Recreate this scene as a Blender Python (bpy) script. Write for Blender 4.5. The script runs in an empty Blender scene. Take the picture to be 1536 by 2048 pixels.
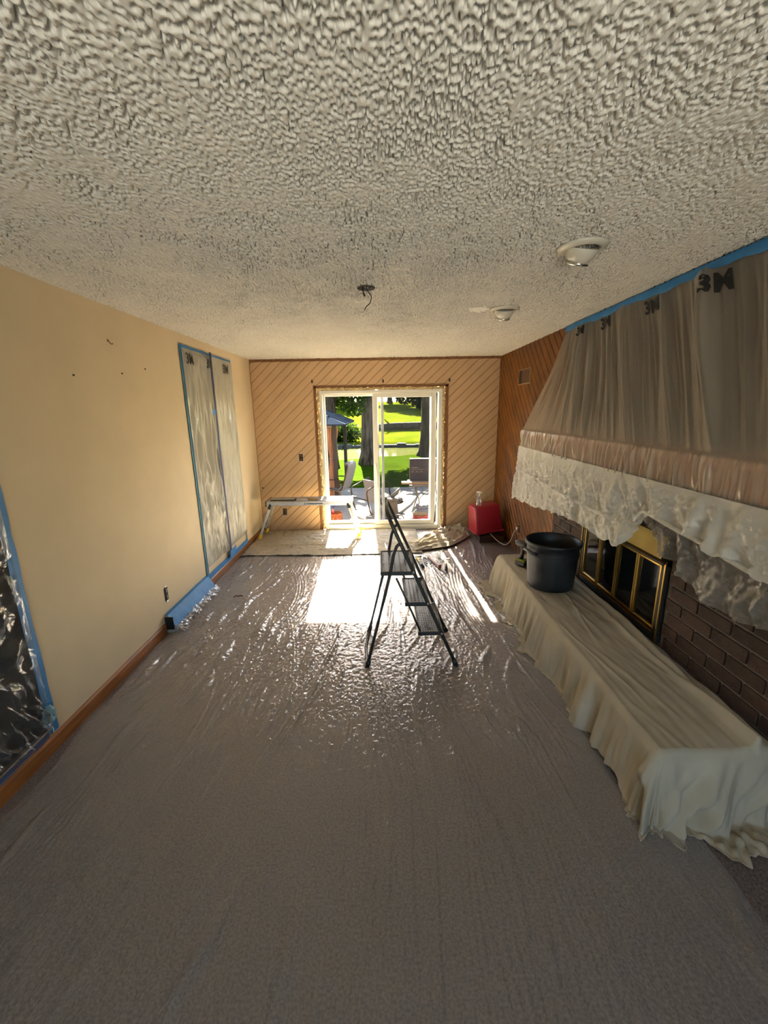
import bpy, bmesh, math, random
import numpy as np
from mathutils import Vector, Matrix, Euler
random.seed(7); RNG = np.random.default_rng(7)
scene = bpy.context.scene
col = scene.collection

# ------------------------------------------------------------------ camera
FPX, PITCH, YAW, ROLL, CAMH = 830.18, .241232, .004007, .016175, 1.7468
def camera():
    cp, sp, cy, sy = math.cos(PITCH), math.sin(PITCH), math.cos(YAW), math.sin(YAW)
    f = Vector((sy*cp, cy*cp, -sp)); r0 = Vector((cy, -sy, 0)); d0 = f.cross(r0)
    r = math.cos(ROLL)*r0 + math.sin(ROLL)*d0
    d = math.cos(ROLL)*d0 - math.sin(ROLL)*r0
    cam = bpy.data.cameras.new('camera'); o = bpy.data.objects.new('camera', cam); col.objects.link(o)
    m = Matrix((r, -d, -f)).transposed().to_4x4(); m.translation = (0, 0, CAMH)
    o.matrix_world = m
    cam.sensor_fit = 'VERTICAL'; cam.sensor_height = 24.0; cam.lens = FPX*24.0/2048
    cam.clip_start = .02; cam.clip_end = 400
    scene.camera = o
camera()

# ------------------------------------------------------------------ light
SUN_DIR = Vector((.045, -1, -.667)).normalized()      # direction the sunlight travels
world = bpy.data.worlds.new('world'); scene.world = world; world.use_nodes = True
wn = world.node_tree; wn.nodes.clear()
wo = wn.nodes.new('ShaderNodeOutputWorld'); wb = wn.nodes.new('ShaderNodeBackground')
sk = wn.nodes.new('ShaderNodeTexSky'); sk.sky_type = 'NISHITA'; sk.sun_disc = False
sk.sun_elevation = math.radians(33.7); sk.sun_rotation = 0.0; sk.air_density = 1.0; sk.dust_density = 1.5
wb.inputs['Strength'].default_value = .15
wn.links.new(sk.outputs[0], wb.inputs[0]); wn.links.new(wb.outputs[0], wo.inputs[0])
sun = bpy.data.lights.new('sun', 'SUN'); sun.energy = 26.0; sun.angle = math.radians(.6); sun.color = (1, .89, .68)
so = bpy.data.objects.new('sun', sun); col.objects.link(so)
so.rotation_euler = SUN_DIR.to_track_quat('-Z', 'Y').to_euler()
def area(name, loc, size, energy, color, direction, portal=False, spread=180):
    l = bpy.data.lights.new(name, 'AREA'); l.shape = 'RECTANGLE'; l.size, l.size_y = size
    l.energy = energy; l.color = color
    l.spread = math.radians(spread)
    if portal: l.cycles.is_portal = True
    o = bpy.data.objects.new(name, l); col.objects.link(o); o.location = loc
    o.rotation_euler = Vector(direction).to_track_quat('-Z', 'Y').to_euler()
# added fill lamps at the rear window, aimed up and down in place of daylight;
# plus a sky portal in the patio door
area('rear_fill_up', (.2, -2.53, 1.30), (2.3, 1.2), 3.6, (1.0, .95, .82), (0, 1, .62), False, 75)
area('rear_fill_down', (.2, -2.54, 1.45), (2.3, 1.35), 1.3, (.50, .80, 1.0), (0, .45, -1), False, 110)
area('patio_door_portal', (0, 6.16, 1.02), (1.66, 1.95), 1, (1, 1, 1), (0, -1, 0), True)
scene.view_settings.view_transform = 'Standard'; scene.view_settings.look = 'None'
scene.view_settings.exposure = 3.32; scene.view_settings.gamma = 1.0; scene.view_settings.use_curve_mapping = False
cy = scene.cycles
cy.use_denoising = True; cy.max_bounces = 10; cy.diffuse_bounces = 5; cy.glossy_bounces = 4
cy.transmission_bounces = 6; cy.transparent_max_bounces = 16
cy.sample_clamp_indirect = 6.0; cy.sample_clamp_direct = 0; cy.caustics_reflective = False; cy.caustics_refractive = False

# ------------------------------------------------------------------ materials
MATS = {}
def mat(name, color, rough=.6, metal=0.0, var=.0, vscale=8.0, bump=0.0, bscale=60.0, stretch=(1, 1, 1), spec=.5,
        color2=None, rand=0.0, detail=4.0, coat=0.0, bdist=.01):
    if name in MATS: return MATS[name]
    m = bpy.data.materials.new(name); m.use_nodes = True; nt = m.node_tree; N = nt.nodes; L = nt.links
    b = N['Principled BSDF']
    b.inputs['Base Color'].default_value = (*color, 1); b.inputs['Roughness'].default_value = rough
    b.inputs['Metallic'].default_value = metal; b.inputs['Specular IOR Level'].default_value = spec
    b.inputs['Coat Weight'].default_value = coat
    tc = N.new('ShaderNodeTexCoord'); mp = N.new('ShaderNodeMapping'); mp.inputs['Scale'].default_value = stretch
    L.new(tc.outputs['Object'], mp.inputs['Vector'])
    src = None
    if var or color2:
        nz = N.new('ShaderNodeTexNoise'); nz.inputs['Scale'].default_value = vscale; nz.inputs['Detail'].default_value = detail
        L.new(mp.outputs[0], nz.inputs['Vector'])
        mx = N.new('ShaderNodeMix'); mx.data_type = 'RGBA'
        c2 = color2 or tuple(max(0, c*(1-var)) for c in color)
        c1 = color if color2 else tuple(min(1, c*(1+var)) for c in color)
        mx.inputs[6].default_value = (*c1, 1); mx.inputs[7].default_value = (*c2, 1)
        rp = N.new('ShaderNodeMapRange'); rp.inputs[1].default_value = .35; rp.inputs[2].default_value = .65
        L.new(nz.outputs['Fac'], rp.inputs[0]); L.new(rp.outputs[0], mx.inputs[0])
        src = mx.outputs[2]
    if rand:
        oi = N.new('ShaderNodeObjectInfo'); hs = N.new('ShaderNodeHueSaturation')
        mr = N.new('ShaderNodeMapRange'); mr.inputs[3].default_value = 1-rand; mr.inputs[4].default_value = 1+rand
        L.new(oi.outputs['Random'], mr.inputs[0]); L.new(mr.outputs[0], hs.inputs['Value'])
        if src: L.new(src, hs.inputs['Color'])
        else: hs.inputs['Color'].default_value = (*color, 1)
        src = hs.outputs[0]
    if src: L.new(src, b.inputs['Base Color'])
    if bump:
        nb = N.new('ShaderNodeTexNoise'); nb.inputs['Scale'].default_value = bscale; nb.inputs['Detail'].default_value = 3
        L.new(mp.outputs[0], nb.inputs['Vector'])
        bp = N.new('ShaderNodeBump'); bp.inputs['Strength'].default_value = bump; bp.inputs['Distance'].default_value = bdist
        L.new(nb.outputs['Fac'], bp.inputs['Height']); L.new(bp.outputs[0], b.inputs['Normal'])
    MATS[name] = m; return m

def film(name, tint, opacity, edge, rough, bump, bscale, gloss=1.0, stretch=(1, 1, 1), transl=.5, bdist=.01):
    """thin plastic sheet: clear + milky scatter + gloss that rises at grazing angles"""
    if name in MATS: return MATS[name]
    m = bpy.data.materials.new(name); m.use_nodes = True; nt = m.node_tree; N = nt.nodes; L = nt.links
    N.clear(); out = N.new('ShaderNodeOutputMaterial')
    tc = N.new('ShaderNodeTexCoord'); mp = N.new('ShaderNodeMapping'); mp.inputs['Scale'].default_value = stretch
    L.new(tc.outputs['Object'], mp.inputs['Vector'])
    nb = N.new('ShaderNodeTexNoise'); nb.inputs['Scale'].default_value = bscale; nb.inputs['Detail'].default_value = 3
    nb.inputs['Distortion'].default_value = .6
    L.new(mp.outputs[0], nb.inputs['Vector'])
    bp = N.new('ShaderNodeBump'); bp.inputs['Strength'].default_value = bump; bp.inputs['Distance'].default_value = bdist
    L.new(nb.outputs['Fac'], bp.inputs['Height'])
    lw = N.new('ShaderNodeLayerWeight'); lw.inputs['Blend'].default_value = .5
    L.new(bp.outputs[0], lw.inputs['Normal'])
    p2 = N.new('ShaderNodeMath'); p2.operation = 'POWER'; p2.inputs[1].default_value = 2.0; L.new(lw.outputs['Facing'], p2.inputs[0])
    op = N.new('ShaderNodeMath'); op.operation = 'MULTIPLY_ADD'; op.use_clamp = True
    L.new(p2.outputs[0], op.inputs[0]); op.inputs[1].default_value = edge; op.inputs[2].default_value = opacity
    tr = N.new('ShaderNodeBsdfTransparent'); tr.inputs[0].default_value = (.97, .97, .97, 1)
    df = N.new('ShaderNodeBsdfDiffuse'); df.inputs[0].default_value = (*tint, 1); L.new(bp.outputs[0], df.inputs['Normal'])
    tl = N.new('ShaderNodeBsdfTranslucent'); tl.inputs[0].default_value = (*tint, 1)
    md = N.new('ShaderNodeMixShader'); md.inputs[0].default_value = transl; L.new(df.outputs[0], md.inputs[1]); L.new(tl.outputs[0], md.inputs[2])
    m1 = N.new('ShaderNodeMixShader'); L.new(op.outputs[0], m1.inputs[0]); L.new(tr.outputs[0], m1.inputs[1]); L.new(md.outputs[0], m1.inputs[2])
    p5 = N.new('ShaderNodeMath'); p5.operation = 'POWER'; p5.inputs[1].default_value = 4.0; L.new(lw.outputs['Facing'], p5.inputs[0])
    fr = N.new('ShaderNodeMath'); fr.operation = 'MULTIPLY_ADD'; fr.use_clamp = True
    L.new(p5.outputs[0], fr.inputs[0]); fr.inputs[1].default_value = .85*gloss; fr.inputs[2].default_value = .06*gloss
    gl = N.new('ShaderNodeBsdfGlossy'); gl.inputs['Roughness'].default_value = rough; L.new(bp.outputs[0], gl.inputs['Normal'])
    m2 = N.new('ShaderNodeMixShader'); L.new(fr.outputs[0], m2.inputs[0]); L.new(m1.outputs[0], m2.inputs[1]); L.new(gl.outputs[0], m2.inputs[2])
    L.new(m2.outputs[0], out.inputs[0]); MATS[name] = m; return m

def wood_mat(name, c1, c2, axis_scale, rough=.35, rot=0.0, rand=.12):
    if name in MATS: return MATS[name]
    m = mat(name, c1, rough, color2=c2, vscale=14, stretch=axis_scale, rand=rand, bump=.15, bscale=30, detail=8)
    if rot:
        for n in m.node_tree.nodes:
            if n.type == 'MAPPING': n.inputs['Rotation'].default_value = (rot, 0, 0)
    return m

# ------------------------------------------------------------------ mesh helpers
def link(name, me, m, parent=None, smooth=False):
    o = bpy.data.objects.new(name, me); col.objects.link(o)
    if m is not None and not me.materials: me.materials.append(m)
    if parent: o.parent = parent
    if smooth: me.shade_smooth()
    return o
class MB:
    def __init__(s): s.v = []; s.f = []
    def add(s, v, f):
        n = len(s.v); s.v += [tuple(p) for p in v]; s.f += [tuple(i+n for i in q) for q in f]; return s
    def box(s, x0, x1, y0, y1, z0, z1, bev=0.0, M=None):
        if x0 > x1: x0, x1 = x1, x0
        if y0 > y1: y0, y1 = y1, y0
        if z0 > z1: z0, z1 = z1, z0
        b = min(bev, (x1-x0)*.45, (y1-y0)*.45, (z1-z0)*.45)
        if b <= 0:
            v = [(x, y, z) for z in (z0, z1) for y in (y0, y1) for x in (x0, x1)]
            f = [(0, 2, 3, 1), (4, 5, 7, 6), (0, 1, 5, 4), (2, 6, 7, 3), (0, 4, 6, 2), (1, 3, 7, 5)]
        else:
            bm = bmesh.new(); bmesh.ops.create_cube(bm, size=1)
            for q in bm.verts: q.co = Vector(((x0+x1)/2+q.co.x*(x1-x0), (y0+y1)/2+q.co.y*(y1-y0), (z0+z1)/2+q.co.z*(z1-z0)))
            bmesh.ops.bevel(bm, geom=bm.edges[:], offset=b, segments=2 if b > .006 else 1, affect='EDGES', profile=.5)
            bm.verts.index_update(); v = [q.co.copy() for q in bm.verts]; f = [[q.index for q in g.verts] for g in bm.faces]; bm.free()
        if M: v = [M @ Vector(p) for p in v]
        return s.add(v, f)
    def tube(s, pts, r, seg=8, caps=True):
        pts = [Vector(p) for p in pts]; rs = r if isinstance(r, (list, tuple)) else [r]*len(pts)
        t0 = (pts[1]-pts[0]).normalized(); up = Vector((0, 0, 1)) if abs(t0.z) < .9 else Vector((1, 0, 0))
        n = t0.cross(up).normalized(); base = len(s.v); rings = []
        for i, p in enumerate(pts):
            a = pts[max(0, i-1)]; c = pts[min(len(pts)-1, i+1)]; t = (c-a).normalized()
            n = (n - t*n.dot(t)).normalized(); b = t.cross(n)
            rings.append([p + (n*math.cos(2*math.pi*k/seg)+b*math.sin(2*math.pi*k/seg))*rs[i] for k in range(seg)])
        v = [q for R in rings for q in R]; f = []
        for i in range(len(pts)-1):
            for k in range(seg):
                f.append((i*seg+k, i*seg+(k+1) % seg, (i+1)*seg+(k+1) % seg, (i+1)*seg+k))
        if caps: f.append(tuple(range(seg-1, -1, -1))); f.append(tuple((len(pts)-1)*seg+k for k in range(seg)))
        return s.add(v, f)
    def lathe(s, prof, seg=32, M=None, closed=False):
        v = []; f = []
        for r, z in prof:
            for k in range(seg): v.append((r*math.cos(2*math.pi*k/seg), r*math.sin(2*math.pi*k/seg), z))
        n = len(prof)
        for i in range(n-1 if not closed else n):
            j = (i+1) % n
            for k in range(seg): f.append((i*seg+k, i*seg+(k+1) % seg, j*seg+(k+1) % seg, j*seg+k))
        if M: v = [M @ Vector(p) for p in v]
        return s.add(v, f)
    def prism(s, poly, a, b, axis='y'):
        """polygon in the plane normal to axis, extruded from a to b"""
        n = len(poly)
        def P(q, h): return {'y': (q[0], h, q[1]), 'x': (h, q[0], q[1]), 'z': (q[0], q[1], h)}[axis]
        v = [P(q, a) for q in poly]+[P(q, b) for q in poly]
        f = [tuple(range(n)), tuple(range(2*n-1, n-1, -1))]+[(i, n+i, n+(i+1) % n, (i+1) % n) for i in range(n)]
        return s.add(v, f)
    def mesh(s, name, fix=True):
        me = bpy.data.meshes.new(name); me.from_pydata([tuple(p) for p in s.v], [], s.f)
        if fix:
            bm = bmesh.new(); bm.from_mesh(me); bmesh.ops.recalc_face_normals(bm, faces=bm.faces[:]); bm.to_mesh(me); bm.free()
        me.update(); return me
    def build(s, name, m, parent=None, smooth=False, auto=False):
        o = link(name, s.mesh(name), m, parent, smooth)
        if auto:
            o.data.shade_smooth()
            try: o.data.set_sharp_from_angle(angle=math.radians(38))
            except Exception: pass
        return o
def catmull(pts, n=6):
    P = [Vector(p) for p in pts]; P = [2*P[0]-P[1]]+P+[2*P[-1]-P[-2]]; out = []
    for i in range(1, len(P)-2):
        for k in range(n):
            t = k/n; a, b, c, d = P[i-1], P[i], P[i+1], P[i+2]
            out.append(.5*((2*b)+(c-a)*t+(2*a-5*b+4*c-d)*t*t+(3*b-a-3*c+d)*t**3))
    out.append(P[-2]); return out
def grid(name, P, m, parent=None, smooth=True, keep=None):
    ny, nx = P.shape[:2]; me = bpy.data.meshes.new(name)
    me.vertices.add(nx*ny); me.vertices.foreach_set('co', P.reshape(-1).astype(np.float32))
    i = np.arange(ny-1)[:, None]*nx+np.arange(nx-1)[None]
    q = np.stack([i, i+1, i+nx+1, i+nx], -1).reshape(-1, 4)
    if keep is not None: q = q[keep.reshape(-1)]
    nf = len(q); me.loops.add(nf*4); me.loops.foreach_set('vertex_index', q.reshape(-1).astype(np.int32))
    me.polygons.add(nf); me.polygons.foreach_set('loop_start', np.arange(0, nf*4, 4, dtype=np.int32))
    me.update(calc_edges=True); me.validate()
    return link(name, me, m, parent, smooth)
class Field:
    """periodic band-limited noise, std 1, sampled in metres"""
    def __init__(s, Lx, Ly, res, wx, wy, seed, band=.35):
        nx, ny = int(Lx/res), int(Ly/res); g = np.random.default_rng(seed).standard_normal((ny, nx))
        kx = np.fft.fftfreq(nx, Lx/nx)[None]*wx; ky = np.fft.fftfreq(ny, Ly/ny)[:, None]*wy
        k = np.sqrt(kx**2+ky**2); Fl = np.exp(-((k-1)/band)**2/2) if band < 1 else np.exp(-k**2/2)
        a = np.fft.ifft2(np.fft.fft2(g)*Fl).real; s.a = a/a.std(); s.L = (Lx, Ly)
    def __call__(s, x, y):
        ny, nx = s.a.shape; u = np.asarray(x)/s.L[0]*nx; v = np.asarray(y)/s.L[1]*ny
        i = np.floor(u).astype(int); j = np.floor(v).astype(int); fu = u-i; fv = v-j
        A = lambda jj, ii: s.a[jj % ny, ii % nx]
        return (A(j, i)*(1-fu)+A(j, i+1)*fu)*(1-fv)+(A(j+1, i)*(1-fu)+A(j+1, i+1)*fu)*fv
def sstep(a, b, x): t = np.clip((x-a)/(b-a), 0, 1); return t*t*(3-2*t)
def tag(o, label, cat, group=None):
    o['label'] = label; o['category'] = cat
    if group: o['group'] = group
    return o
def thing(name, label, cat, loc=(0, 0, 0), rotz=0.0, group=None):
    o = bpy.data.objects.new(name, None); col.objects.link(o); o.location = loc; o.rotation_euler = (0, 0, rotz)
    o.empty_display_size = .1
    return tag(o, label, cat, group)
def struct(o): o['kind'] = 'structure'; return o
def dup(root, loc=None, rot=None, label=None):
    r = root.copy(); col.objects.link(r)
    if loc is not None: r.location = loc
    if rot is not None: r.rotation_euler = rot
    if label: r['label'] = label
    for ch in root.children:
        c = ch.copy(); col.objects.link(c); c.parent = r
        for g in ch.children:
            d = g.copy(); col.objects.link(d); d.parent = c
    return r

# ------------------------------------------------------------------ dimensions (metres)
A, B, D, H = 1.7856, 1.6649, 6.0046, 2.44      # left wall, right wall, far wall, ceiling
YR = -2.6                                      # wall behind the photographer
G = -.55                                       # patio level

m_wall = mat('wall_paint_tan', (.68, .555, .365), .75, var=.03, vscale=3, bump=.05, bscale=220)
m_board = mat('painted_board', (.56, .37, .20), .55, var=.03, vscale=6, bump=.06, bscale=90, rand=.03)
m_groove = mat('board_backing', (.40, .22, .09), .7)
m_oak = wood_mat('stained_oak', (.20, .070, .007), (.11, .034, .003), (3, .35, .35), .38, rot=math.radians(45))
m_dark = mat('dark_void', (.012, .010, .009), .9)
m_brownwood = mat('raw_brown_wood', (.20, .085, .025), .7, var=.25, vscale=20, stretch=(1, 1, .2))
m_base = wood_mat('baseboard_oak', (.33, .125, .03), (.22, .075, .018), (6, .3, 4), .4, rand=0)
m_white = mat('white_vinyl', (.72, .70, .62), .4)
m_ceil = mat('popcorn_ceiling', (.66, .63, .56), .9, bump=.10, bscale=320, bdist=.003, spec=.2)
m_carpet = mat('taupe_carpet', (.19, .152, .132), .95, var=.32, vscale=110, bump=.6, bscale=350, spec=.1, detail=2)
m_tape = mat('blue_tape', (.035, .21, .50), .55, var=.08, vscale=20)
m_navy = mat('dark_blue_zip_tape', (.012, .018, .10), .5)
m_canvas = mat('canvas_cloth', (.47, .41, .30), .9, var=.06, vscale=5, bump=.2, bscale=400, spec=.1)
m_black = mat('black_plastic', (.012, .013, .014), .38)
m_alu = mat('aluminium', (.62, .62, .60), .35, metal=.85, var=.1, vscale=30)
m_yellow = mat('yellow_plastic', (.72, .50, .03), .5)
m_print = mat('print_black', (.02, .02, .02), .6)

# ------------------------------------------------------------------ room shell
def shell():
    # floor
    struct(MB().box(-A-.15, B+.3, YR-.1, D+.15, -.12, 0).build('floor', m_carpet))
    # ceiling: popcorn relief in view, plain slab behind the camera
    fld = Field(2.4, 2.4, .003, .0125, .027, 3, .45); fl2 = Field(2.4, 2.4, .006, .3, .3, 5, 2)
    ys = [.55]
    while ys[-1] < D+.02: ys.append(ys[-1]+.0050+.0022*max(0, ys[-1]-.9))
    xs = np.arange(-A-.01, B+.012, .0034); X, Y = np.meshgrid(xs, np.array(ys))
    n = fld(X, Y)+.22*fl2(X, Y)
    Z = H+.024*(1-sstep(-.68, -.36, n))-.0015*sstep(.2, 1.2, n)
    c = grid('ceiling', np.stack([X, Y, Z], -1), m_ceil); struct(c)
    # holes of the two lamps and the junction box are covered by their trims
    b = MB().box(-A-.15, B+.3, YR-.1, .58, H, H+.1).box(-A-.15, B+.3, .5, D+.25, H+.03, H+.13).build('ceiling_slab', m_ceil, c)
    # wall left with the passage opening near the photographer
    w = MB()
    oy0, oy1, oz0, oz1 = .75, 1.885, .13, 2.05
    w.box(-A-.12, -A, YR-.1, oy0, 0, H+.02).box(-A-.12, -A, oy1, D+.15, 0, H+.02)
    w.box(-A-.12, -A, oy0, oy1, oz1, H+.02).box(-A-.12, -A, oy0, oy1, 0, oz0)
    wl = struct(w.build('wall_left', m_wall))
    m_hall = mat('hall_shade_paint', (.05, .045, .04), .9)  # hall painted near black in place of its unlit shade
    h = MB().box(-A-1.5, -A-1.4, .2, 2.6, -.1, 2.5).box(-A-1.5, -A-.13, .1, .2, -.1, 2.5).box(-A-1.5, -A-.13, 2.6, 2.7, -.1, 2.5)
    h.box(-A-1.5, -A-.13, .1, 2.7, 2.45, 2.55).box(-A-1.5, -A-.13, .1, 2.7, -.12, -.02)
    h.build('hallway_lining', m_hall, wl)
    m_jamb = mat('jamb_shade_paint', (.035, .022, .014), .5)  # boards added in a dark colour that carries the passage's shade
    MB().box(-A-.14, -A-.001, oy1-.015, oy1+.001, oz0, oz1).box(-A-.14, -A-.001, oy0-.001, oy0+.015, oz0, oz1).box(-A-.14, -A-.001, oy0, oy1, oz1-.015, oz1+.001).box(-A-.14, -A-.001, oy0, oy1, oz0-.001, oz0+.015).build('jamb_shade_lining', m_jamb, wl)
    # nail holes
    for i, (y, z) in enumerate([(2.553, 1.972), (3.033, 2.02), (3.338, 2.077)]):
        MB().box(-A-.004, -A+.002, y-.007, y+.007, z-.005, z+.005).build('nail_hole', m_dark, wl)
    # baseboard left
    for k, (y0, y1) in enumerate([(.3, 3.07), (3.9, 5.98)]):
        bb = MB().prism([(-A+.001, 0), (-A+.014, 0), (-A+.014, .075), (-A+.006, .088), (-A+.001, .088)], y0, y1, 'y')
        struct(bb.build('baseboard_left' if k == 0 else 'baseboard_left_far', m_base))
    # wall right: plaster behind the oak planks / bricks (closed box)
    wr = MB().box(B+.03, B+.15, 3.9, D+.15, 0, H+.02).box(B+.03, B+.15, YR-.1, .9, 0, H+.02).build('wall_right', m_dark); struct(wr)
    # rear wall with a window
    r = MB().box(-A-.12, -.95, YR-.1, YR, 0, H+.02).box(1.35, B+.15, YR-.1, YR, 0, H+.02)
    r.box(-.95, 1.35, YR-.1, YR, 0, .77).box(-.95, 1.35, YR-.1, YR, 2.13, H+.02)
    struct(r.build('wall_rear', m_wall))
    wf = MB()
    for x0, x1, z0, z1 in [(-.95, -.89, .77, 2.13), (1.29, 1.35, .77, 2.13), (.17, .23, .77, 2.13), (-.95, 1.35, .77, .83), (-.95, 1.35, 2.07, 2.13)]:
        wf.box(x0, x1, YR-.08, YR-.02, z0, z1)
    struct(wf.build('window_1', m_white))
    MB().box(B+.0301, B+.16, .85, .95, 0, H+.02).build('wall_right_return', m_wall, wr)
    return wl, wr
wall_left, wall_right = shell()

# ------------------------------------------------------------------ diagonal boards
def clip(poly, fn):
    out = []
    for i in range(len(poly)):
        a, b = poly[i], poly[(i+1) % len(poly)]; da, db = fn(a), fn(b)
        if da >= 0: out.append(a)
        if (da >= 0) != (db >= 0):
            t = da/(da-db); out.append((a[0]+(b[0]-a[0])*t, a[1]+(b[1]-a[1])*t))
    return out
def cliprect(poly, u0, u1, v0, v1):
    for fn in (lambda p: p[0]-u0, lambda p: u1-p[0], lambda p: p[1]-v0, lambda p: v1-p[1]):
        if len(poly) < 3: return []
        poly = clip(poly, fn)
    ar = abs(sum(poly[i][0]*poly[(i+1) % len(poly)][1]-poly[(i+1) % len(poly)][0]*poly[i][1] for i in range(len(poly))))/2 if len(poly) > 2 else 0
    return poly if ar > 2e-4 else []
def boards(parent, m, regions, ang, w, to3, depth, name, seed):
    """diagonal tongue and groove boards; every strip is one board"""
    rr = random.Random(seed); ca, sa = math.cos(ang), math.sin(ang)
    us = [c for r in regions for c in ((r[0], r[2]), (r[0], r[3]), (r[1], r[2]), (r[1], r[3]))]
    pmin = min(-u*sa+v*ca for u, v in us); pmax = max(-u*sa+v*ca for u, v in us)
    k = math.floor(pmin/w)
    while k*w < pmax:
        p0, p1 = k*w+.0012, (k+1)*w-.0012; k += 1
        strip = [(t*ca-p*sa, t*sa+p*ca) for t, p in ((-12, p0), (12, p0), (12, p1), (-12, p1))]
        groups = []; prev = False
        for r in regions:
            q = cliprect(strip, *r)
            if q:
                if prev: groups[-1].append(q)
                else: groups.append([q])
            prev = bool(q)
        for g in groups:
            mb = MB(); dz = rr.uniform(-.0006, .0006)
            for q in g:
                def ins(pt, e):
                    p = -pt[0]*sa+pt[1]*ca; t = pt[0]*ca+pt[1]*sa
                    p = min(max(p, p0+e), p1-e); return (t*ca-p*sa, t*sa+p*ca)
                n = len(q); b0 = [to3(*pt, 0) for pt in q]; b1 = [to3(*pt, depth-.006+dz) for pt in q]
                b2 = [to3(*ins(pt, .008), depth+dz) for pt in q]
                f = [tuple(2*n+i for i in range(n))]
                for i in range(n):
                    j = (i+1) % n; f += [(i, j, n+j, n+i), (n+i, n+j, 2*n+j, 2*n+i)]
                mb.add(b0+b1+b2, f)
            mb.build(name, m, parent)
def back_wall():
    w = MB()
    dx0, dx1, dz1 = -.925, .945, 2.075
    w.box(-A-.1, dx0, D+.014, D+.15, G, H+.02).box(dx1, B+.15, D+.014, D+.15, G, H+.02).box(dx0, dx1, D+.014, D+.15, dz1, H+.02)
    w.box(dx0, dx1, D+.014, D+.15, G, -.005)
    wb_ = struct(w.build('wall_back', m_groove))
    top = 2.405
    boards(wb_, m_board, [(-A+.004, dx0-.012, .012, top), (dx0-.012, dx1+.012, dz1+.018, top), (dx1+.012, B-.012, .012, top)],
           math.radians(43), .0925, lambda u, v, d: (u, D+.014-d, v), .014, 'plank', 4)
    # dark stained edge strip left at the ceiling and the corners
    MB().box(-A, B+.02, D-.001, D+.014, top+.003, H+.01).box(-A, -A+.004, D-.004, D+.012, 0, top).box(B-.012, B+.01, D-.006, D+.013, 0, top).build('old_trim_line', m_brownwood, wb_)
    # chipped paint marks above the door
    for x, z in [(-.941, 2.143), (.04, 2.134), (.96, 2.134)]:
        MB().box(x-.012, x+.012, D-.0025, D+.003, z-.022, z+.022).build('paint_chip', mat('bare_dark_wood', (.05, .025, .012), .8), wb_)
    MB().box(-1.755, -1.735, D-.0025, D+.003, .655, .672).build('paint_chip', m_dark, wb_)
    # oak planks on the right wall
    boards(wall_right, m_oak, [(3.905, D-.002, .005, H-.001)], math.radians(45), .092, lambda u, v, d: (B+.03-d, u, v), .03, 'plank', 9)
    return wb_
wall_back = back_wall()

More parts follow.
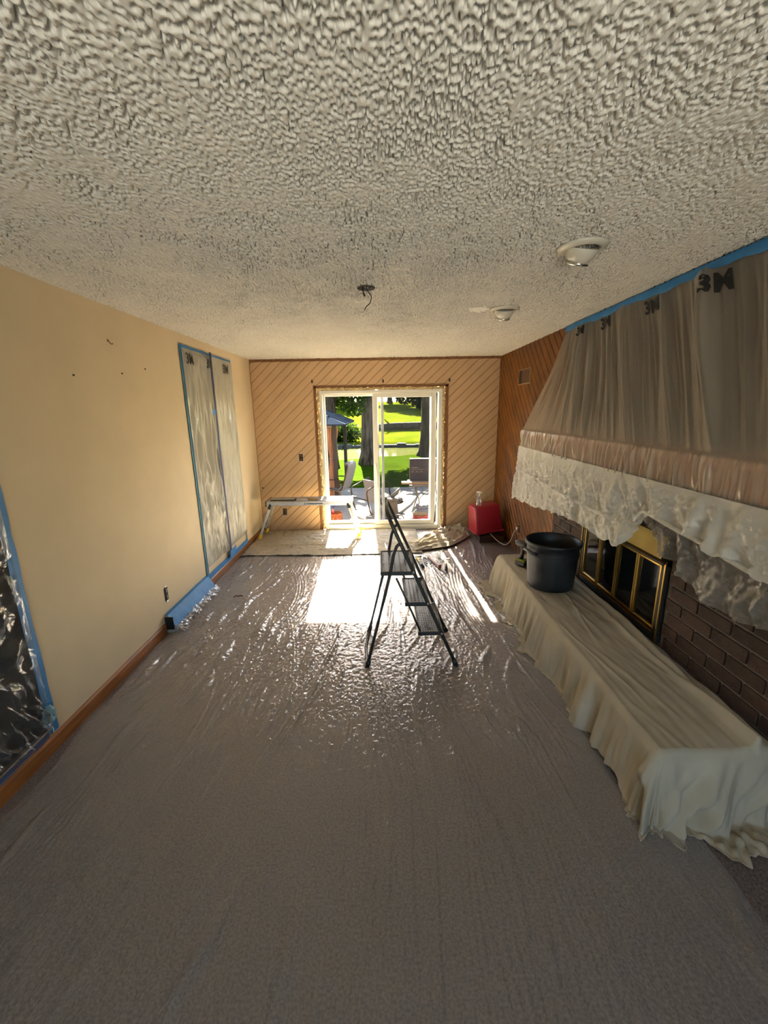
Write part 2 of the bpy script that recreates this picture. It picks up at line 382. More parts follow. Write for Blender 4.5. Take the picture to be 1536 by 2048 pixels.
# ------------------------------------------------------------------ sliding patio door
m_glass = film('door_glass', (.9, .95, .92), .0, .004, .02, 0, 10, .03)
m_screen = film('insect_screen', (.02, .022, .022), .30, .10, .5, 0, 10, .02, transl=.1)
def patio_door():
    root = bpy.data.objects.new('door_1', None); col.objects.link(root); root['kind'] = 'structure'; root.location = (0, D, 0)
    t = mat('raw_brown_wood', (0, 0, 0))
    # bare framing between boards and foam
    fr = MB(); fr.box(-.925, -.893, -.004, .12, 0, 2.075).box(.905, .945, -.004, .12, 0, 2.075).box(-.925, .945, -.004, .12, 2.052, 2.075)
    fr.build('rough_framing', m_brownwood, root)
    # expanding foam bead
    m_foam = mat('expanding_foam', (.66, .50, .24), .8, var=.25, vscale=35, bump=.8, bscale=70, bdist=.02)
    def foam(pts, seed):
        rr = random.Random(seed); P = []; R = []
        a, b = Vector(pts[0]), Vector(pts[1]); n = int((b-a).length/.022)
        for i in range(n+1):
            P.append(a.lerp(b, i/n)+Vector((rr.uniform(-.006, .006), rr.uniform(-.006, .004), rr.uniform(-.006, .006)))); R.append(.021+rr.uniform(-.007, .009))
        MB().tube(P, R, 9).build('foam_bead', m_foam, root, smooth=True)
    foam([(-.872, .012, .02), (-.872, .012, 2.035)], 1); foam([(.887, .012, .02), (.887, .012, 2.03)], 2); foam([(-.87, .012, 2.036), (.885, .012, 2.036)], 3)
    def bar(name, x0, x1, z0, z1, y0, y1, parent, m=m_white, bev=.004):
        return MB().box(x0, x1, y0, y1, z0, z1, bev).build(name, m, parent)
    bar('jamb', -.853, -.812, .0, 2.018, -.012, .13, root); bar('jamb', .815, .868, .0, 2.018, -.012, .13, root)
    bar('head', -.812, .815, 1.975, 2.018, -.012, .13, root); bar('sill', -.812, .815, .0, .072, -.012, .135, root)
    bar('sill_track', -.812, .815, .072, .082, .02, .028, root); bar('sill_track', -.812, .815, .072, .082, .082, .09, root)
    # fixed panel (outer track)
    fx = bar('fixed_panel', -.812, -.785, .082, 1.975, .075, .115, root)
    bar('stile', -.075, -.03, .082, 1.975, .075, .115, fx); bar('rail', -.785, -.075, .082, .125, .075, .115, fx); bar('rail', -.785, -.075, 1.94, 1.975, .075, .115, fx)
    MB().box(-.786, -.074, .092, .096, .12, 1.945).build('glass_pane', m_glass, fx)
    # sliding panel (inner track), left slightly open at its right edge
    sl = bar('sliding_panel', -.115, -.045, .082, 1.975, .012, .055, root)
    bar('stile', .715, .785, .082, 1.975, .012, .055, sl); bar('rail', -.045, .715, .082, .135, .012, .055, sl); bar('rail', -.045, .715, 1.915, 1.975, .012, .055, sl)
    MB().box(-.046, .716, .032, .036, .13, 1.92).build('glass_pane', m_glass, sl)
    hd = catmull([(-.075, .012, .62), (-.075, -.03, .66), (-.062, -.042, .80), (-.075, -.03, .94), (-.075, .012, .98)], 5)
    MB().tube(hd, .009, 8).build('handle', mat('handle_vinyl', (.60, .58, .52), .4), sl, smooth=True)
    MB().box(-.098, -.055, .004, .013, .60, 1.0, .004).build('handle_plate', m_white, sl)
    # insect screen outside the sliding half
    sc = bar('screen_frame', .0, .04, .085, 1.96, .118, .13, root, mat('grey_screen_frame', (.42, .43, .42), .5))
    mg = MATS['grey_screen_frame']
    bar('stile', .70, .735, .085, 1.96, .118, .13, sc, mg); bar('rail', .04, .70, .085, .12, .118, .13, sc, mg); bar('rail', .04, .70, 1.925, 1.96, .118, .13, sc, mg)
    MB().box(.035, .705, .123, .1245, .11, 1.93).build('screen_mesh', m_screen, sc)
    # loose black weatherstrip hanging in the gap by the right jamb
    MB().tube(catmull([(.808, .0, .80), (.802, -.004, .5), (.788, -.008, .25), (.775, -.012, .095)], 5), [.004]*4+[.007]*6+[.011]*6, 6).build('weatherstrip', m_black, root, smooth=True)
    return root
patio_door()

# ------------------------------------------------------------------ brick fireplace wall
m_brick = mat('brown_brick', (.075, .038, .022), .8, color2=(.045, .022, .014), vscale=18, bump=.5, bscale=70, rand=.35, detail=6)
m_mortar = mat('mortar', (.20, .165, .14), .95, var=.15, vscale=30, bump=.4, bscale=150)
FY0, FY1, FZ1 = 2.25, 3.28, .87
def fireplace():
    w = MB(); x0, x1 = B+.010, B+.15
    w.box(x0, x1, .9, FY0, 0, H).box(x0, x1, FY1, 3.905, 0, H).box(x0, x1, FY0, FY1, FZ1, H).box(x0, x1, FY0, FY1, 0, .34)
    wf = struct(w.build('wall_fireplace', m_mortar))
    L, hh, mo = .205, .070, .012; P, Q = L+mo, hh+mo; meshes = {}
    def brick(y0, y1, z0):
        ln = round(y1-y0, 3)
        if ln < .03: return
        if ln not in meshes:
            meshes[ln] = MB().box(-.012, .030, -ln/2, ln/2, 0, hh, .003).mesh('brick')
        o = link('brick', meshes[ln], m_brick, wf); o.location = (B+.0115+random.uniform(-.0015, .0015), (y0+y1)/2, z0)
    z = .33; r = 0
    while z < H-.02:
        ya = 1.36-2*P if z < 1.3 else 1.36
        y = ya-(P/2 if r % 2 else 0)
        while y < 3.9:
            a, b = max(y, ya), min(y+L, 3.898)
            if z < FZ1 and b > FY0-.01 and a < FY1+.01:
                if a < FY0-.01: brick(a, FY0-.008, z)
                if b > FY1+.01: brick(FY1+.008, b, z)
            else: brick(a, b, z)
            y += P
        z += Q; r += 1
    # raised hearth under the canvas
    struct(MB().box(1.165, B+.009, 1.46, 3.86, 0, .322, .01).build('trim_1', m_brick))
    # firebox
    MB().box(B+.15, B+.16, FY0-.05, FY1+.05, .2, 1).box(B+.03, B+.5, FY0-.04, FY0-.03, .3, .95).build('firebox_back', m_dark, wf)
    return wf
wall_fire = fireplace()
m_brass = mat('polished_brass', (.50, .32, .085), .30, metal=1.0, var=.08, vscale=12)
m_fglass = mat('smoked_fireplace_glass', (.006, .007, .008), .06, spec=.6)
def fire_doors():
    t = thing('fireplace_door_set', 'brass trimmed smoked glass fireplace doors set into the brown brick', 'fireplace doors', (B, 2.765, .335))
    y0, y1, z1 = -.505, .505, .525
    m_blk = mat('black_iron', (.015, .014, .013), .5)
    f = MB().box(-.015, .05, y0, y1, 0, .055, .003).box(-.015, .05, y0, y0+.035, .055, z1).box(-.015, .05, y1-.035, y1, .055, z1).box(-.015, .05, y0, y1, z1-.03, z1)
    f.build('frame', m_blk, t)
    MB().box(-.022, -.012, y0-.004, y0+.008, 0, z1, .002).build('brass_edge', m_brass, t); MB().box(-.022, -.012, y1-.008, y1+.004, 0, z1, .002).build('brass_edge', m_brass, t)
    MB().prism([(.02, z1-.02), (-.02, z1-.02), (-.055, z1+.02), (-.03, z1+.15), (.02, z1+.15)], y0, y1, 'y').build('brass_hood', mat('aged_brass', (.20, .14, .05), .32, metal=1.0, var=.12, vscale=6), t)
    MB().box(-.02, .0, y0+.04, y1-.04, .055, .063).build('brass_sill', m_brass, t)
    n = 4; wdt = (y1-y0-.076)/n
    for k in range(n):
        a = y0+.038+k*wdt; b = a+wdt-.004; tilt = .012*(1 if k % 2 else -1)
        p = MB().box(-.002, .004, a+.016, b-.016, .085, z1-.05).build('glass_panel', m_fglass, t)
        for (c, d) in ((a, a+.017), (b-.017, b)): MB().box(-.014, .006, c, d, .068, z1-.034, .003).build('brass_stile', m_brass, p)
        for (c, d) in ((.068, .084), (z1-.05, z1-.034)): MB().box(-.012, .006, a+.017, b-.017, c, d, .003).build('brass_rail', m_brass, p)
fire_doors()
def mantel():
    t = thing('fireplace_mantel', 'pinkish wood mantel beam across the brick wall under plastic film', 'mantel', (B, 2.3, 1.39))
    m = mat('pink_mantel_wood', (.55, .26, .16), .5, var=.1, vscale=10, stretch=(1, .15, 1))
    MB().box(-.30, .006, -1.5, 1.60, 0, .115, .006).build('beam', m, t)
    MB().box(-.335, .006, -1.5, 1.64, .115, .152, .006).build('shelf_board', m, t)
    return t
mantel()

# ------------------------------------------------------------------ plastic film over the fireplace
fold1 = Field(6.5, 6.5, .008, .16, .16, 21, .5); fold2 = Field(3, 3, .006, .07, .30, 22, .6); crk = Field(2.0, 2.0, .005, .055, .075, 23, .6)
def ridges(s):
    r = 0
    for f, ph, a in ((4.3, .3, .75), (9.7, 1.2, .45), (17.1, .8, .22), (31, 2.1, .10)):
        r = r+a*(1-np.abs(np.sin(np.pi*f*s+ph)))**2.2
    return r
def filmA(s, v):
    s = np.asarray(s, float); v = np.asarray(v, float)
    yt = 3.905-2.75*s**1.45; yb = 3.925-3.0*s**.72
    vv = np.clip(v, 0, 1); over = np.clip(v-1, 0, None)
    y = yt+(yb-yt)*vv
    x = 1.655+(1.322-1.655)*vv**1.05; z = 2.415+(1.556-2.415)*vv-.03*np.sin(np.pi*vv)
    amp = .013+.085*np.sin(np.pi*np.clip(vv, 0, 1))**.8*(.35+.65*(1-vv))
    d = (ridges(s)-.35)*amp+.004*fold2(s*4.0, z*.35)*np.sin(np.pi*vv)
    x = x-.93*d; z = z+.36*d
    z = z-over*.20; x = np.where(v > 1, x-.012-.010*np.abs(fold2(y*1.5, z*.6))*np.minimum(1, over*4), x)
    return np.stack([x, y, z], -1)
def text_mesh(body, size):
    c = bpy.data.curves.new('print', 'FONT'); c.body = body; c.size = size; c.offset = size*.035; c.align_x = 'CENTER'; c.align_y = 'CENTER'; c.resolution_u = 2
    o = bpy.data.objects.new('tmp', c); col.objects.link(o); bpy.context.view_layer.update()
    me = bpy.data.meshes.new_from_object(o.evaluated_get(bpy.context.evaluated_depsgraph_get())); bpy.data.objects.remove(o)
    return me
def fire_film():
    t = thing('fireplace_masking_film', 'wrinkled clear masking film taped at the ceiling and draped over the mantel', 'plastic sheet', (B, 2.6, 1.5))
    off = Vector(t.location); inv = np.array(off)
    fa = film('film_clear', (.72, .67, .58), .38, .6, .22, .25, 45, .8, (1, .5, .25), .45)
    fb = film('film_milky', (.88, .86, .80), .80, .3, .25, .5, 40, .6, (1, 1, 1), .35, .012)
    fc = film('film_grey', (.50, .47, .42), .42, .6, .2, .5, 40, .8, (1, 1, 1), .35, .012)
    S, V = np.meshgrid(np.linspace(0, 1, 520), np.concatenate([np.linspace(0, 1, 70), np.linspace(1.03, 1.85, 18)]))
    grid('upper_sheet', filmA(S, V)-inv, fa, t)
    # lower sheet, milky, hem with a cut in the middle
    def hem(y):
        return np.interp(y, [.7, 1.3, 1.75, 1.97, 2.02, 2.06, 2.14, 2.3, 2.63, 3.1, 3.7, 3.93], [1.15, 1.175, 1.225, 1.245, 1.18, 1.10, .99, 1.01, 1.01, .97, .92, .90])
    yy = np.concatenate([np.linspace(.75, 1.9, 110), np.linspace(1.905, 2.2, 60), np.linspace(2.21, 3.935, 190)])
    Y, W = np.meshgrid(yy, np.linspace(0, 1, 74)); z0 = 1.40; hz = hem(Y)+.006*fold1(Y*1.5, Y*0)
    Z = z0+(hz-z0)*W
    X = 1.292-.018*W-.0035*np.abs(crk(Y+.35*Z, Z))*np.minimum(1, W*4)-.004*np.abs(fold2(Y*.8-.4*Z, Z*.7))*np.minimum(1, W*4)+.012*fold1(Y, Z*.3)*np.sqrt(W)-.012*np.exp(-((Z-1.165-.02*np.sin(Y*2))/.012)**2)
    tuck = np.exp(-((Y-2.05)/.10)**2); X = X+.05*tuck*W
    Yd = Y+.003*crk(Z+.7, Y)*W
    grid('lower_sheet', np.stack([X, Yd, Z], -1)-inv, fb, t)
    # rolled hem cord of the lower sheet on the near part
    hy = np.linspace(.8, 2.02, 60); hx = 1.275+.004*np.sin(hy*17)
    MB().tube([(float(a)-off.x, float(b)-off.y, float(hem(b))+.002-off.z) for a, b in zip(hx, hy)], .011, 6).build('rolled_hem', fb, t, smooth=True)
    # third, thinner sheet hanging lower behind
    yy = np.linspace(.8, 2.26, 170); Y, W = np.meshgrid(yy, np.linspace(0, 1, 60))
    hz = np.interp(Y, [.8, 1.2, 1.4, 1.52, 1.63, 1.82, 2.01, 2.12, 2.21, 2.26], [.99, .95, .91, .885, .872, .93, 1.0, 1.07, 1.147, 1.22])
    Z = 1.36+(hz-1.36)*W; X = 1.36+.09*W-.005*np.abs(crk(Y+.4*Z, Z+.3))*np.minimum(1, W*3)-.006*np.abs(fold2(Y+.5*Z, Z))*np.minimum(1, W*3)+.018*fold1(Y+1, Z*.6)*W
    grid('hanging_flap', np.stack([X, Y, Z], -1)-inv, fc, t)
    # blue tape along the ceiling
    ty = np.linspace(.9, 3.93, 120); n = len(ty); jt = .004*np.sin(ty*9)+.003*np.sin(ty*31)
    Pt = np.stack([np.stack([np.full(n, 1.648)-.001, ty, np.full(n, 2.432)], -1), np.stack([1.640+jt, ty, 2.402+jt], -1), np.stack([1.642+jt*.5, ty, 2.385+jt*1.6], -1)])
    grid('tape_strip', Pt-inv, m_tape, t)
    # print on the film
    for s0, sc, v0 in ((.20, .8, .085), (.36, .95, .095), (.545, .95, .10), (.705, 1.15, .115), (.86, 1.15, .12)):
        me = text_mesh('3M', .12*sc); co = []
        for q in me.vertices:
            h = 1e-3; dyds = (filmA(s0+h, v0)[1]-filmA(s0-h, v0)[1])/(2*h); s = s0-q.co.x/dyds
            v = v0-q.co.y/.93
            p = filmA(np.clip(s, 0, 1), np.clip(v, 0, 1)); co.append((p[0]-.006-off.x, p[1]-off.y, p[2]+.003-off.z))
        for q, c in zip(me.vertices, co): q.co = c
        link('printed_mark', me, m_print, t)
fire_film()

# ------------------------------------------------------------------ canvas over the hearth
def hearth_canvas():
    x0, x1, y0, y1, hz = 1.150, 1.640, 1.445, 3.872, .338
    us = np.concatenate([np.linspace(x0-.52, x0, 44)[:-1], np.linspace(x0, x1, 84)]); vs = np.concatenate([np.linspace(y0-.56, y0, 46)[:-1], np.linspace(y0, y1, 250), np.linspace(y1, y1+.5, 34)[1:]])
    U, V = np.meshgrid(us, vs)
    qx = np.clip(U, x0, x1); qy = np.clip(V, y0, y1); ex, ey = U-qx, V-qy; d = np.hypot(ex, ey); dd = np.where(d > 0, d, 1)
    nx, ny = ex/dd, ey/dd
    per = qy*1.0+qx*.9+np.arctan2(-ny, -nx)*.22          # position along the edge
    f1 = Field(6, 6, .02, .30, .30, 31, .9); f2 = Field(6, 6, .01, .09, .35, 32, .9); f3 = Field(3, 3, .01, .14, .5, 33, .8)
    # outline of the cloth
    hem_f = np.interp(V, [1.0, 1.45, 1.6, 1.9, 2.6, 3.2, 3.6, 3.9, 4.4], [.36, .33, .30, .33, .37, .38, .42, .46, .44])+.018*f1(V, V*0+2.2)
    hem_n = np.interp(U, [.6, 1.15, 1.3, 1.45, 1.64], [.36, .36, .40, .47, .49])
    ang = np.where(d > 0, np.abs(nx)/(np.abs(nx)+np.abs(ny)+1e-6), 1); lim = hem_f*ang+np.where(V < 2, hem_n, .40+.0*U)*(1-ang)
    d0 = d; d = np.minimum(d, lim)
    fall = np.minimum(d, hz-.004); rest = np.maximum(0, d-hz+.004)
    fold = (f1(per, per*0+.5)*.016+f2(per, d*.5)*.006+(V < y0+.02)*(.030*np.maximum(0, f2(U*.55+.35*d, d*.3+1.0))))*np.minimum(1, d/.22)
    out = .020*np.minimum(1, d/.03)+fall*.16+rest*.95+np.maximum(fold, -.02*np.minimum(1, d/.05)-fall*.10)
    lift = .010*np.abs(f2(per+2, rest*3))*np.minimum(1, rest/.05)
    X = qx+nx*out; Y = qy+ny*out; Z = np.maximum(hz-fall, .008)+lift
    top = d <= 0
    ridge = .030*np.exp(-((U-1.585-.025*np.sin(V*3))/.022)**2)+.022*np.exp(-((U-1.53-.02*np.sin(V*2.3+1)-.05*sstep(2.4, 1.5, V))/.012)**2)
    wr = .0010*f3(U*2, V*.7)+.007*np.maximum(0, f3(U*1.0+V*.22, V*.25+.4)-1.0)+.002*f1(U, V)
    rg = np.random.default_rng(5)
    for k in range(7):                                    # long pulled creases on the top
        yc = rg.uniform(1.5, 3.2); ln = rg.uniform(.25, .75); xc = rg.uniform(1.20, 1.56); sl = -.04+.09*rg.random(); t = (V-yc)/ln
        wr = wr+rg.uniform(.004, .010)*np.clip(1-t*t, 0, 1)*np.exp(-((U-xc-sl*(V-yc)*2-.02*np.sin(V*4+k))/.008)**2)
    Z = np.where(top, hz+ridge*sstep(1.50, 1.56, U+.04)+wr+.003, Z)
    Z = np.where(~top & (d < .02), Z+.002, Z)
    ok = d0 < lim; keep = ok[:-1, :-1] | ok[1:, :-1] | ok[:-1, 1:] | ok[1:, 1:]
    o = grid('canvas_drop_cloth', np.stack([X, Y, Z], -1), m_canvas, None, True, keep)
    tag(o, 'beige canvas drop cloth draped over the long raised hearth', 'drop cloth')
    o.modifiers.new('thickness', 'SOLIDIFY').thickness = .0025
    for i, (x, y, z, s) in enumerate([(1.30, 2.35, .345, .010), (1.42, 2.05, .345, .009), (1.26, 2.0, .345, .007)]): pass
hearth_canvas()

# ------------------------------------------------------------------ floor film and floor cloths
def floor_film():
    xs = np.arange(-A+.02, 1.30, .0068); ys = np.arange(.45, 5.93, .0095); X, Y = np.meshgrid(xs, ys)
    a = Field(4, 8, .02, .16, 1.1, 41, .7); b = Field(3, 6, .01, .05, .45, 42, .7); c = Field(2, 2, .005, .034, .050, 43, .8); c2 = Field(2, 2, .006, .09, .07, 45, .8); big = Field(5, 8, .03, .9, 1.2, 44, 1.5)
    mask = sstep(-.2, 1.2, big(X, Y)); m2 = sstep(0, 1.4, big(X+2, Y+3))
    ax = X+.16*big(Y*.3+1, X*.3)+.05*Y*np.sin(X)
    crease = np.maximum(0, a(ax, Y)-.7)
    Z = .009+.0095*crease*(.35+mask)+.0028*np.maximum(0, b(ax, Y)+.2)*m2-(.0013*np.abs(c(X, Y))+.0022*np.abs(c2(X, Y)))*(.25+sstep(2.0, 3.2, Y))
    Z += .012*np.maximum(0, a(X*1.3+1.7, Y*.9)-.9)*sstep(-1.0, -1.5, X)
    Z = np.maximum(Z, .0055)
    rr = np.random.default_rng(17)
    for k in range(120):                                  # bundles of long pulled creases
        yc = rr.uniform(.6, 4.6); ln = rr.uniform(.25, 1.1); xc = rr.uniform(-1.6, 1.2); sl = .16*xc+rr.normal()*.10; cv = rr.normal()*.12
        n = rr.integers(1, 6); hgt = rr.uniform(.0035, .0095); pit = rr.uniform(.014, .030)
        t = (Y-yc)/ln; env = np.clip(1-t*t, 0, 1)**1.2
        for j in range(n):
            cx = xc+j*pit*(1+.25*t)+sl*(yc-Y)+cv*(Y-yc)**2
            Z += hgt*(.5+.5*rr.random())*env*np.exp(-((X-cx)/.0065)**2)
    xe = -A+.03+.04*sstep(2.9, 2.2, Y)+.02*big(Y, Y*0)
    er = 1.30-.02*(Y-2)
    Zc = np.where(X < xe+.03, .006, Z)
    keep = ((X > xe) & (X < er+.2))[:-1, :-1]
    m = film('floor_film', (.74, .71, .68), .24, .5, .10, .8, 55, 1.25, (1, .5, 1), .3, .008)
    o = grid('floor_masking_film', np.stack([X, Y, Zc], -1), m, None, True, keep)
    tag(o, 'clear wrinkled plastic film covering the taupe carpet', 'plastic sheet')
floor_film()
def floor_cloths():
    f1 = Field(4, 4, .02, .35, .18, 51, .8); f2 = Field(3, 3, .01, .09, .06, 52, .7)
    xs = np.arange(-A+.02, .50, .012); ys = np.linspace(4.87, 5.975, 84); X, Y = np.meshgrid(xs, ys)
    Z = .018+.005*np.maximum(0, f1(X, Y))+.0025*f2(X, Y)+.010*np.exp(-((Y-5.27-.01*np.sin(X*5))/.012)**2)
    Yd = Y+.015*np.sin(X*3.1)*(Y < 4.95)
    o = grid('flat_canvas_cloth', np.stack([X, Yd, Z], -1), m_canvas)
    tag(o, 'off white canvas cloth spread flat in front of the patio door', 'drop cloth')
    o.modifiers.new('thickness', 'SOLIDIFY').thickness = .003
    X, Y = np.meshgrid(np.linspace(-A+.1, B-.1, 90), np.linspace(-2.45, .25, 80))  # unseen pale cloth added to bounce window light up to the ceiling
    o = grid('bounce_cloth', np.stack([X, Y, .012+.004*np.maximum(0, f1(X, Y))], -1), mat('bounce_canvas', (.74, .72, .66), .9)); tag(o, 'pale bounce cloth added on the floor behind the photographer to throw light up', 'drop cloth')
    # crumpled second cloth, bunched towards the red bin
    u = np.linspace(0, 1, 110); v = np.linspace(0, 1, 60); Uq, Vq = np.meshgrid(u, v)
    lo = np.array(catmull([(.40, 4.93, 0), (.66, 5.0, 0), (.90, 5.12, 0), (1.10, 5.36, 0), (1.24, 5.56, 0)], 10)); hi = np.array(catmull([(.36, 5.12, 0), (.56, 5.50, 0), (.82, 5.84, 0), (1.02, 5.93, 0), (1.27, 5.80, 0)], 10))
    tt = np.linspace(0, 1, len(lo)); L_ = np.stack([np.interp(u, tt, lo[:, k]) for k in range(3)], -1); Hh = np.stack([np.interp(u, tt, hi[:, k]) for k in range(3)], -1)
    P = L_[None]*(1-Vq[..., None])+Hh[None]*Vq[..., None]
    g1 = Field(2, 2, .01, .5, .16, 53, .8); g2 = Field(2, 2, .01, .12, .10, 54, .7)
    edge = np.minimum(1, np.minimum(np.minimum(Uq, 1-Uq)*8, np.minimum(Vq, 1-Vq)*9))
    z = .036+.004*np.abs(g2(Uq*.5, Vq))
    for c0, sl, wv, wd, hg, ph in ((.10, .10, .05, .045, .030, 0), (.34, -.12, .06, .040, .036, 1.3), (.52, .16, .05, .035, .028, 2.2), (.70, -.10, .07, .050, .040, 3.0), (.90, .04, .04, .040, .034, 4.1)):
        z = z+hg*(.55+.9*Uq)*np.exp(-(np.abs(Vq-c0-sl*(Uq-.5)-wv*np.sin(Uq*7+ph))/wd)**1.5)
    z = z+.05*sstep(.72, 1, Uq)*np.maximum(0, g1(Vq*.6, Uq*.8)+.2)
    P[..., 2] = .034+(z-.034)*np.minimum(1, edge*1.4)
    P[..., 1] += .02*g1(Vq+.3, Uq)*edge
    o = grid('crumpled_canvas_cloth', P, m_canvas); tag(o, 'crumpled beige canvas cloth bunched on the floor toward the red bin', 'drop cloth')
    o.modifiers.new('thickness', 'SOLIDIFY').thickness = .003
floor_cloths()

# ------------------------------------------------------------------ masked openings on the left wall
def tape_run(pts, width, normal, m, parent, off, name='tape_strip', jit=.003, seed=1):
    """flat strip of tape along pts, lying in the plane with that normal"""
    rr = random.Random(seed); pts = [Vector(p) for p in pts]; n = Vector(normal); v = []; f = []
    seg = []
    for a, b in zip(pts, pts[1:]):
        k = max(2, int((b-a).length/.08)); seg += [a.lerp(b, i/k) for i in range(k)]
    seg.append(pts[-1])
    for i, p in enumerate(seg):
        t = (seg[min(i+1, len(seg)-1)]-seg[max(0, i-1)]).normalized(); s = n.cross(t)*width/2
        j = rr.uniform(-jit, jit)
        for q in (p-s+t.cross(n)*j, p+s+t.cross(n)*j): v.append(q-off)
        for q in (p-s+t.cross(n)*j, p+s+t.cross(n)*j): v.append(q-off+n*.0012)
    for i in range(len(seg)-1):
        a, b = 4*i, 4*i+4
        f += [(a+2, a+3, b+3, b+2), (a, a+2, b+2, b), (a+1, b+1, b+3, a+3)]
    o = MB().add(v, f).build(name, m, parent); return o
def left_masking():
    N = (1, 0, 0); x = -A+.004
    # closed closet door behind the film
    d = MB()
    d.box(-A-.001, -A+.006, 3.99, 5.16, .235, 2.27, .001)
    m_door = mat('pale_door', (.50, .46, .38), .6)
    MB_d = struct(d.build('door_2', m_door)); MB().box(-A+.006, -A+.011, 4.56, 4.575, .235, 2.27).build('door_gap', m_dark, MB_d)
    MB().box(-A+.006, -A+.009, 4.0, 5.15, 2.12, 2.20).build('header_shadow_strip', mat('header_shade', (.16, .14, .11), .8), MB_d)  # header's shadow painted as a dark strip on the door
    t = thing('closet_masking_film', 'milky masking film taped in blue over the tall closet door', 'plastic sheet', (x, 4.58, .12)); off = Vector(t.location); inv = np.array(off)
    fm = film('film_wall', (.72, .70, .60), .66, .35, .22, .5, 22, .9, (1, 1, .4), .3, .012)
    fa = Field(4, 4, .008, .10, .8, 61, .7); fb = Field(4, 4, .008, .05, .16, 62, .7)
    for k, (a, b) in enumerate([(3.955, 4.555), (4.555, 5.215)]):
        Y, Z = np.meshgrid(np.linspace(a, b, 90), np.linspace(.225, 2.32, 150))
        e = np.minimum(1, np.minimum(np.minimum(Y-a, b-Y)/.06, np.minimum(Z-.225, 2.32-Z)/.06)); am = (1.0, .45)[k]
        X = -A+.018+e*(.012*fa(Y, Z)*am+.0045*fb(Y, Z)*am*sstep(1.5, .6, Z)+.012)
        if k == 0: X += e*.03*np.exp(-((Y-4.37+.07*(2.3-Z))/.02)**2)*sstep(.9, 1.6, Z)
        else: X += e*.02*np.exp(-((Y-5.1)/.05)**2)*sstep(1.1, .5, Z)
        grid('film_sheet', np.stack([np.maximum(X, -A+.014), Y, Z], -1)-inv, fm, t)
    X0 = -A+.008
    tape_run([(X0, 3.955, .11), (X0, 3.955, 2.335)], .05, N, mat('blue_tape_teal', (.045, .20, .33), .55), t, off, seed=3)
    tape_run([(X0, 5.215, .12), (X0, 5.215, 2.32)], .03, N, MATS['blue_tape_teal'], t, off, seed=4)
    tape_run([(X0+.001, 3.94, 2.325), (X0+.001, 4.5, 2.318), (X0+.001, 5.23, 2.315)], .05, N, m_tape, t, off, seed=5)
    tape_run([(X0+.001, 3.95, .118), (X0+.001, 5.23, .105)], .055, N, m_tape, t, off, seed=6)
    tape_run([(-A+.040, 4.548, .20), (-A+.040, 4.53, 1.3), (-A+.040, 4.55, 2.35)], .05, N, m_navy, t, off, 'zipper_strip', seed=7)
    tape_run([(-A+.044, 4.41, 1.755), (-A+.044, 4.515, 1.755)], .055, N, m_tape, t, off, seed=8)
    tape_run([(-A+.044, 4.5, .16), (-A+.044, 4.7, .18)], .10, N, m_tape, t, off, seed=9)
    tape_run([(-A+.030, 3.97, .235), (-A+.030, 5.2, .225)], .004, N, mat('film_fold_line', (.6, .5, .38), .6), t, off, 'film_fold', seed=9)
    for y, z, s in ((4.05, 2.225, .13), (4.49, 2.225, .12), (4.95, 2.215, .13)):
        me = text_mesh('3M', s)
        for q in me.vertices: a, b = q.co.x, q.co.y; q.co = (-A+.043-off.x, y+a-off.y, z+b-off.z)
        link('printed_mark', me, m_print, t)
    # clear film over the passage opening
    t2 = thing('passage_masking_film', 'clear glossy film taped in blue over the dark passage opening', 'plastic sheet', (x, 1.3, .1)); off = Vector(t2.location); inv = np.array(off)
    f2 = film('film_passage', (.55, .58, .60), .05, .5, .10, .45, 14, 1.2, (1, 1, 1), .3, .02)
    Y, Z = np.meshgrid(np.linspace(.72, 1.89, 130), np.linspace(.105, 2.08, 170))
    g = Field(4, 4, .01, .22, .22, 63, .8); g2 = Field(4, 4, .008, .07, .25, 64, .7)
    e = np.minimum(1, np.minimum(1.89-Y, Z-.105)/.05); bot = sstep(.55, .2, Z)
    rad = np.hypot(1.89-Y, Z-.15); an = np.arctan2(Z-.15, 1.89-Y)
    X = -A+.012+e*(.010*g(Y, Z)+.030*bot*np.maximum(0, g2(Y*1.0+Z*.5, Z)+.1)+.022*np.maximum(0, np.sin(an*26))*np.exp(-rad/.35)+.005)
    grid('film_sheet', np.stack([np.maximum(X, -A+.006), Y, Z], -1)-inv, f2, t2)
    tape_run([(-A+.008, 1.895, .10), (-A+.008, 1.888, .8), (-A+.008, 1.895, 2.09)], .06, N, m_tape, t2, off, seed=10)
    tape_run([(-A+.008, .72, .105), (-A+.008, 1.86, .112)], .028, N, mat('blue_tape_dark', (.012, .07, .26), .55), t2, off, seed=11)
    cr = MB(); rr = random.Random(5)
    P = np.array([[(-A+.012+.012*rr.random()+.016*math.sin(i*1.3)*math.sin(j*1.7), 1.83+.085*j/7+.006*rr.random(), .17+.10*i/7) for j in range(8)] for i in range(8)])
    grid('tape_wad', P-inv, mat('pale_blue_tape', (.28, .50, .62), .5), t2)
left_masking()

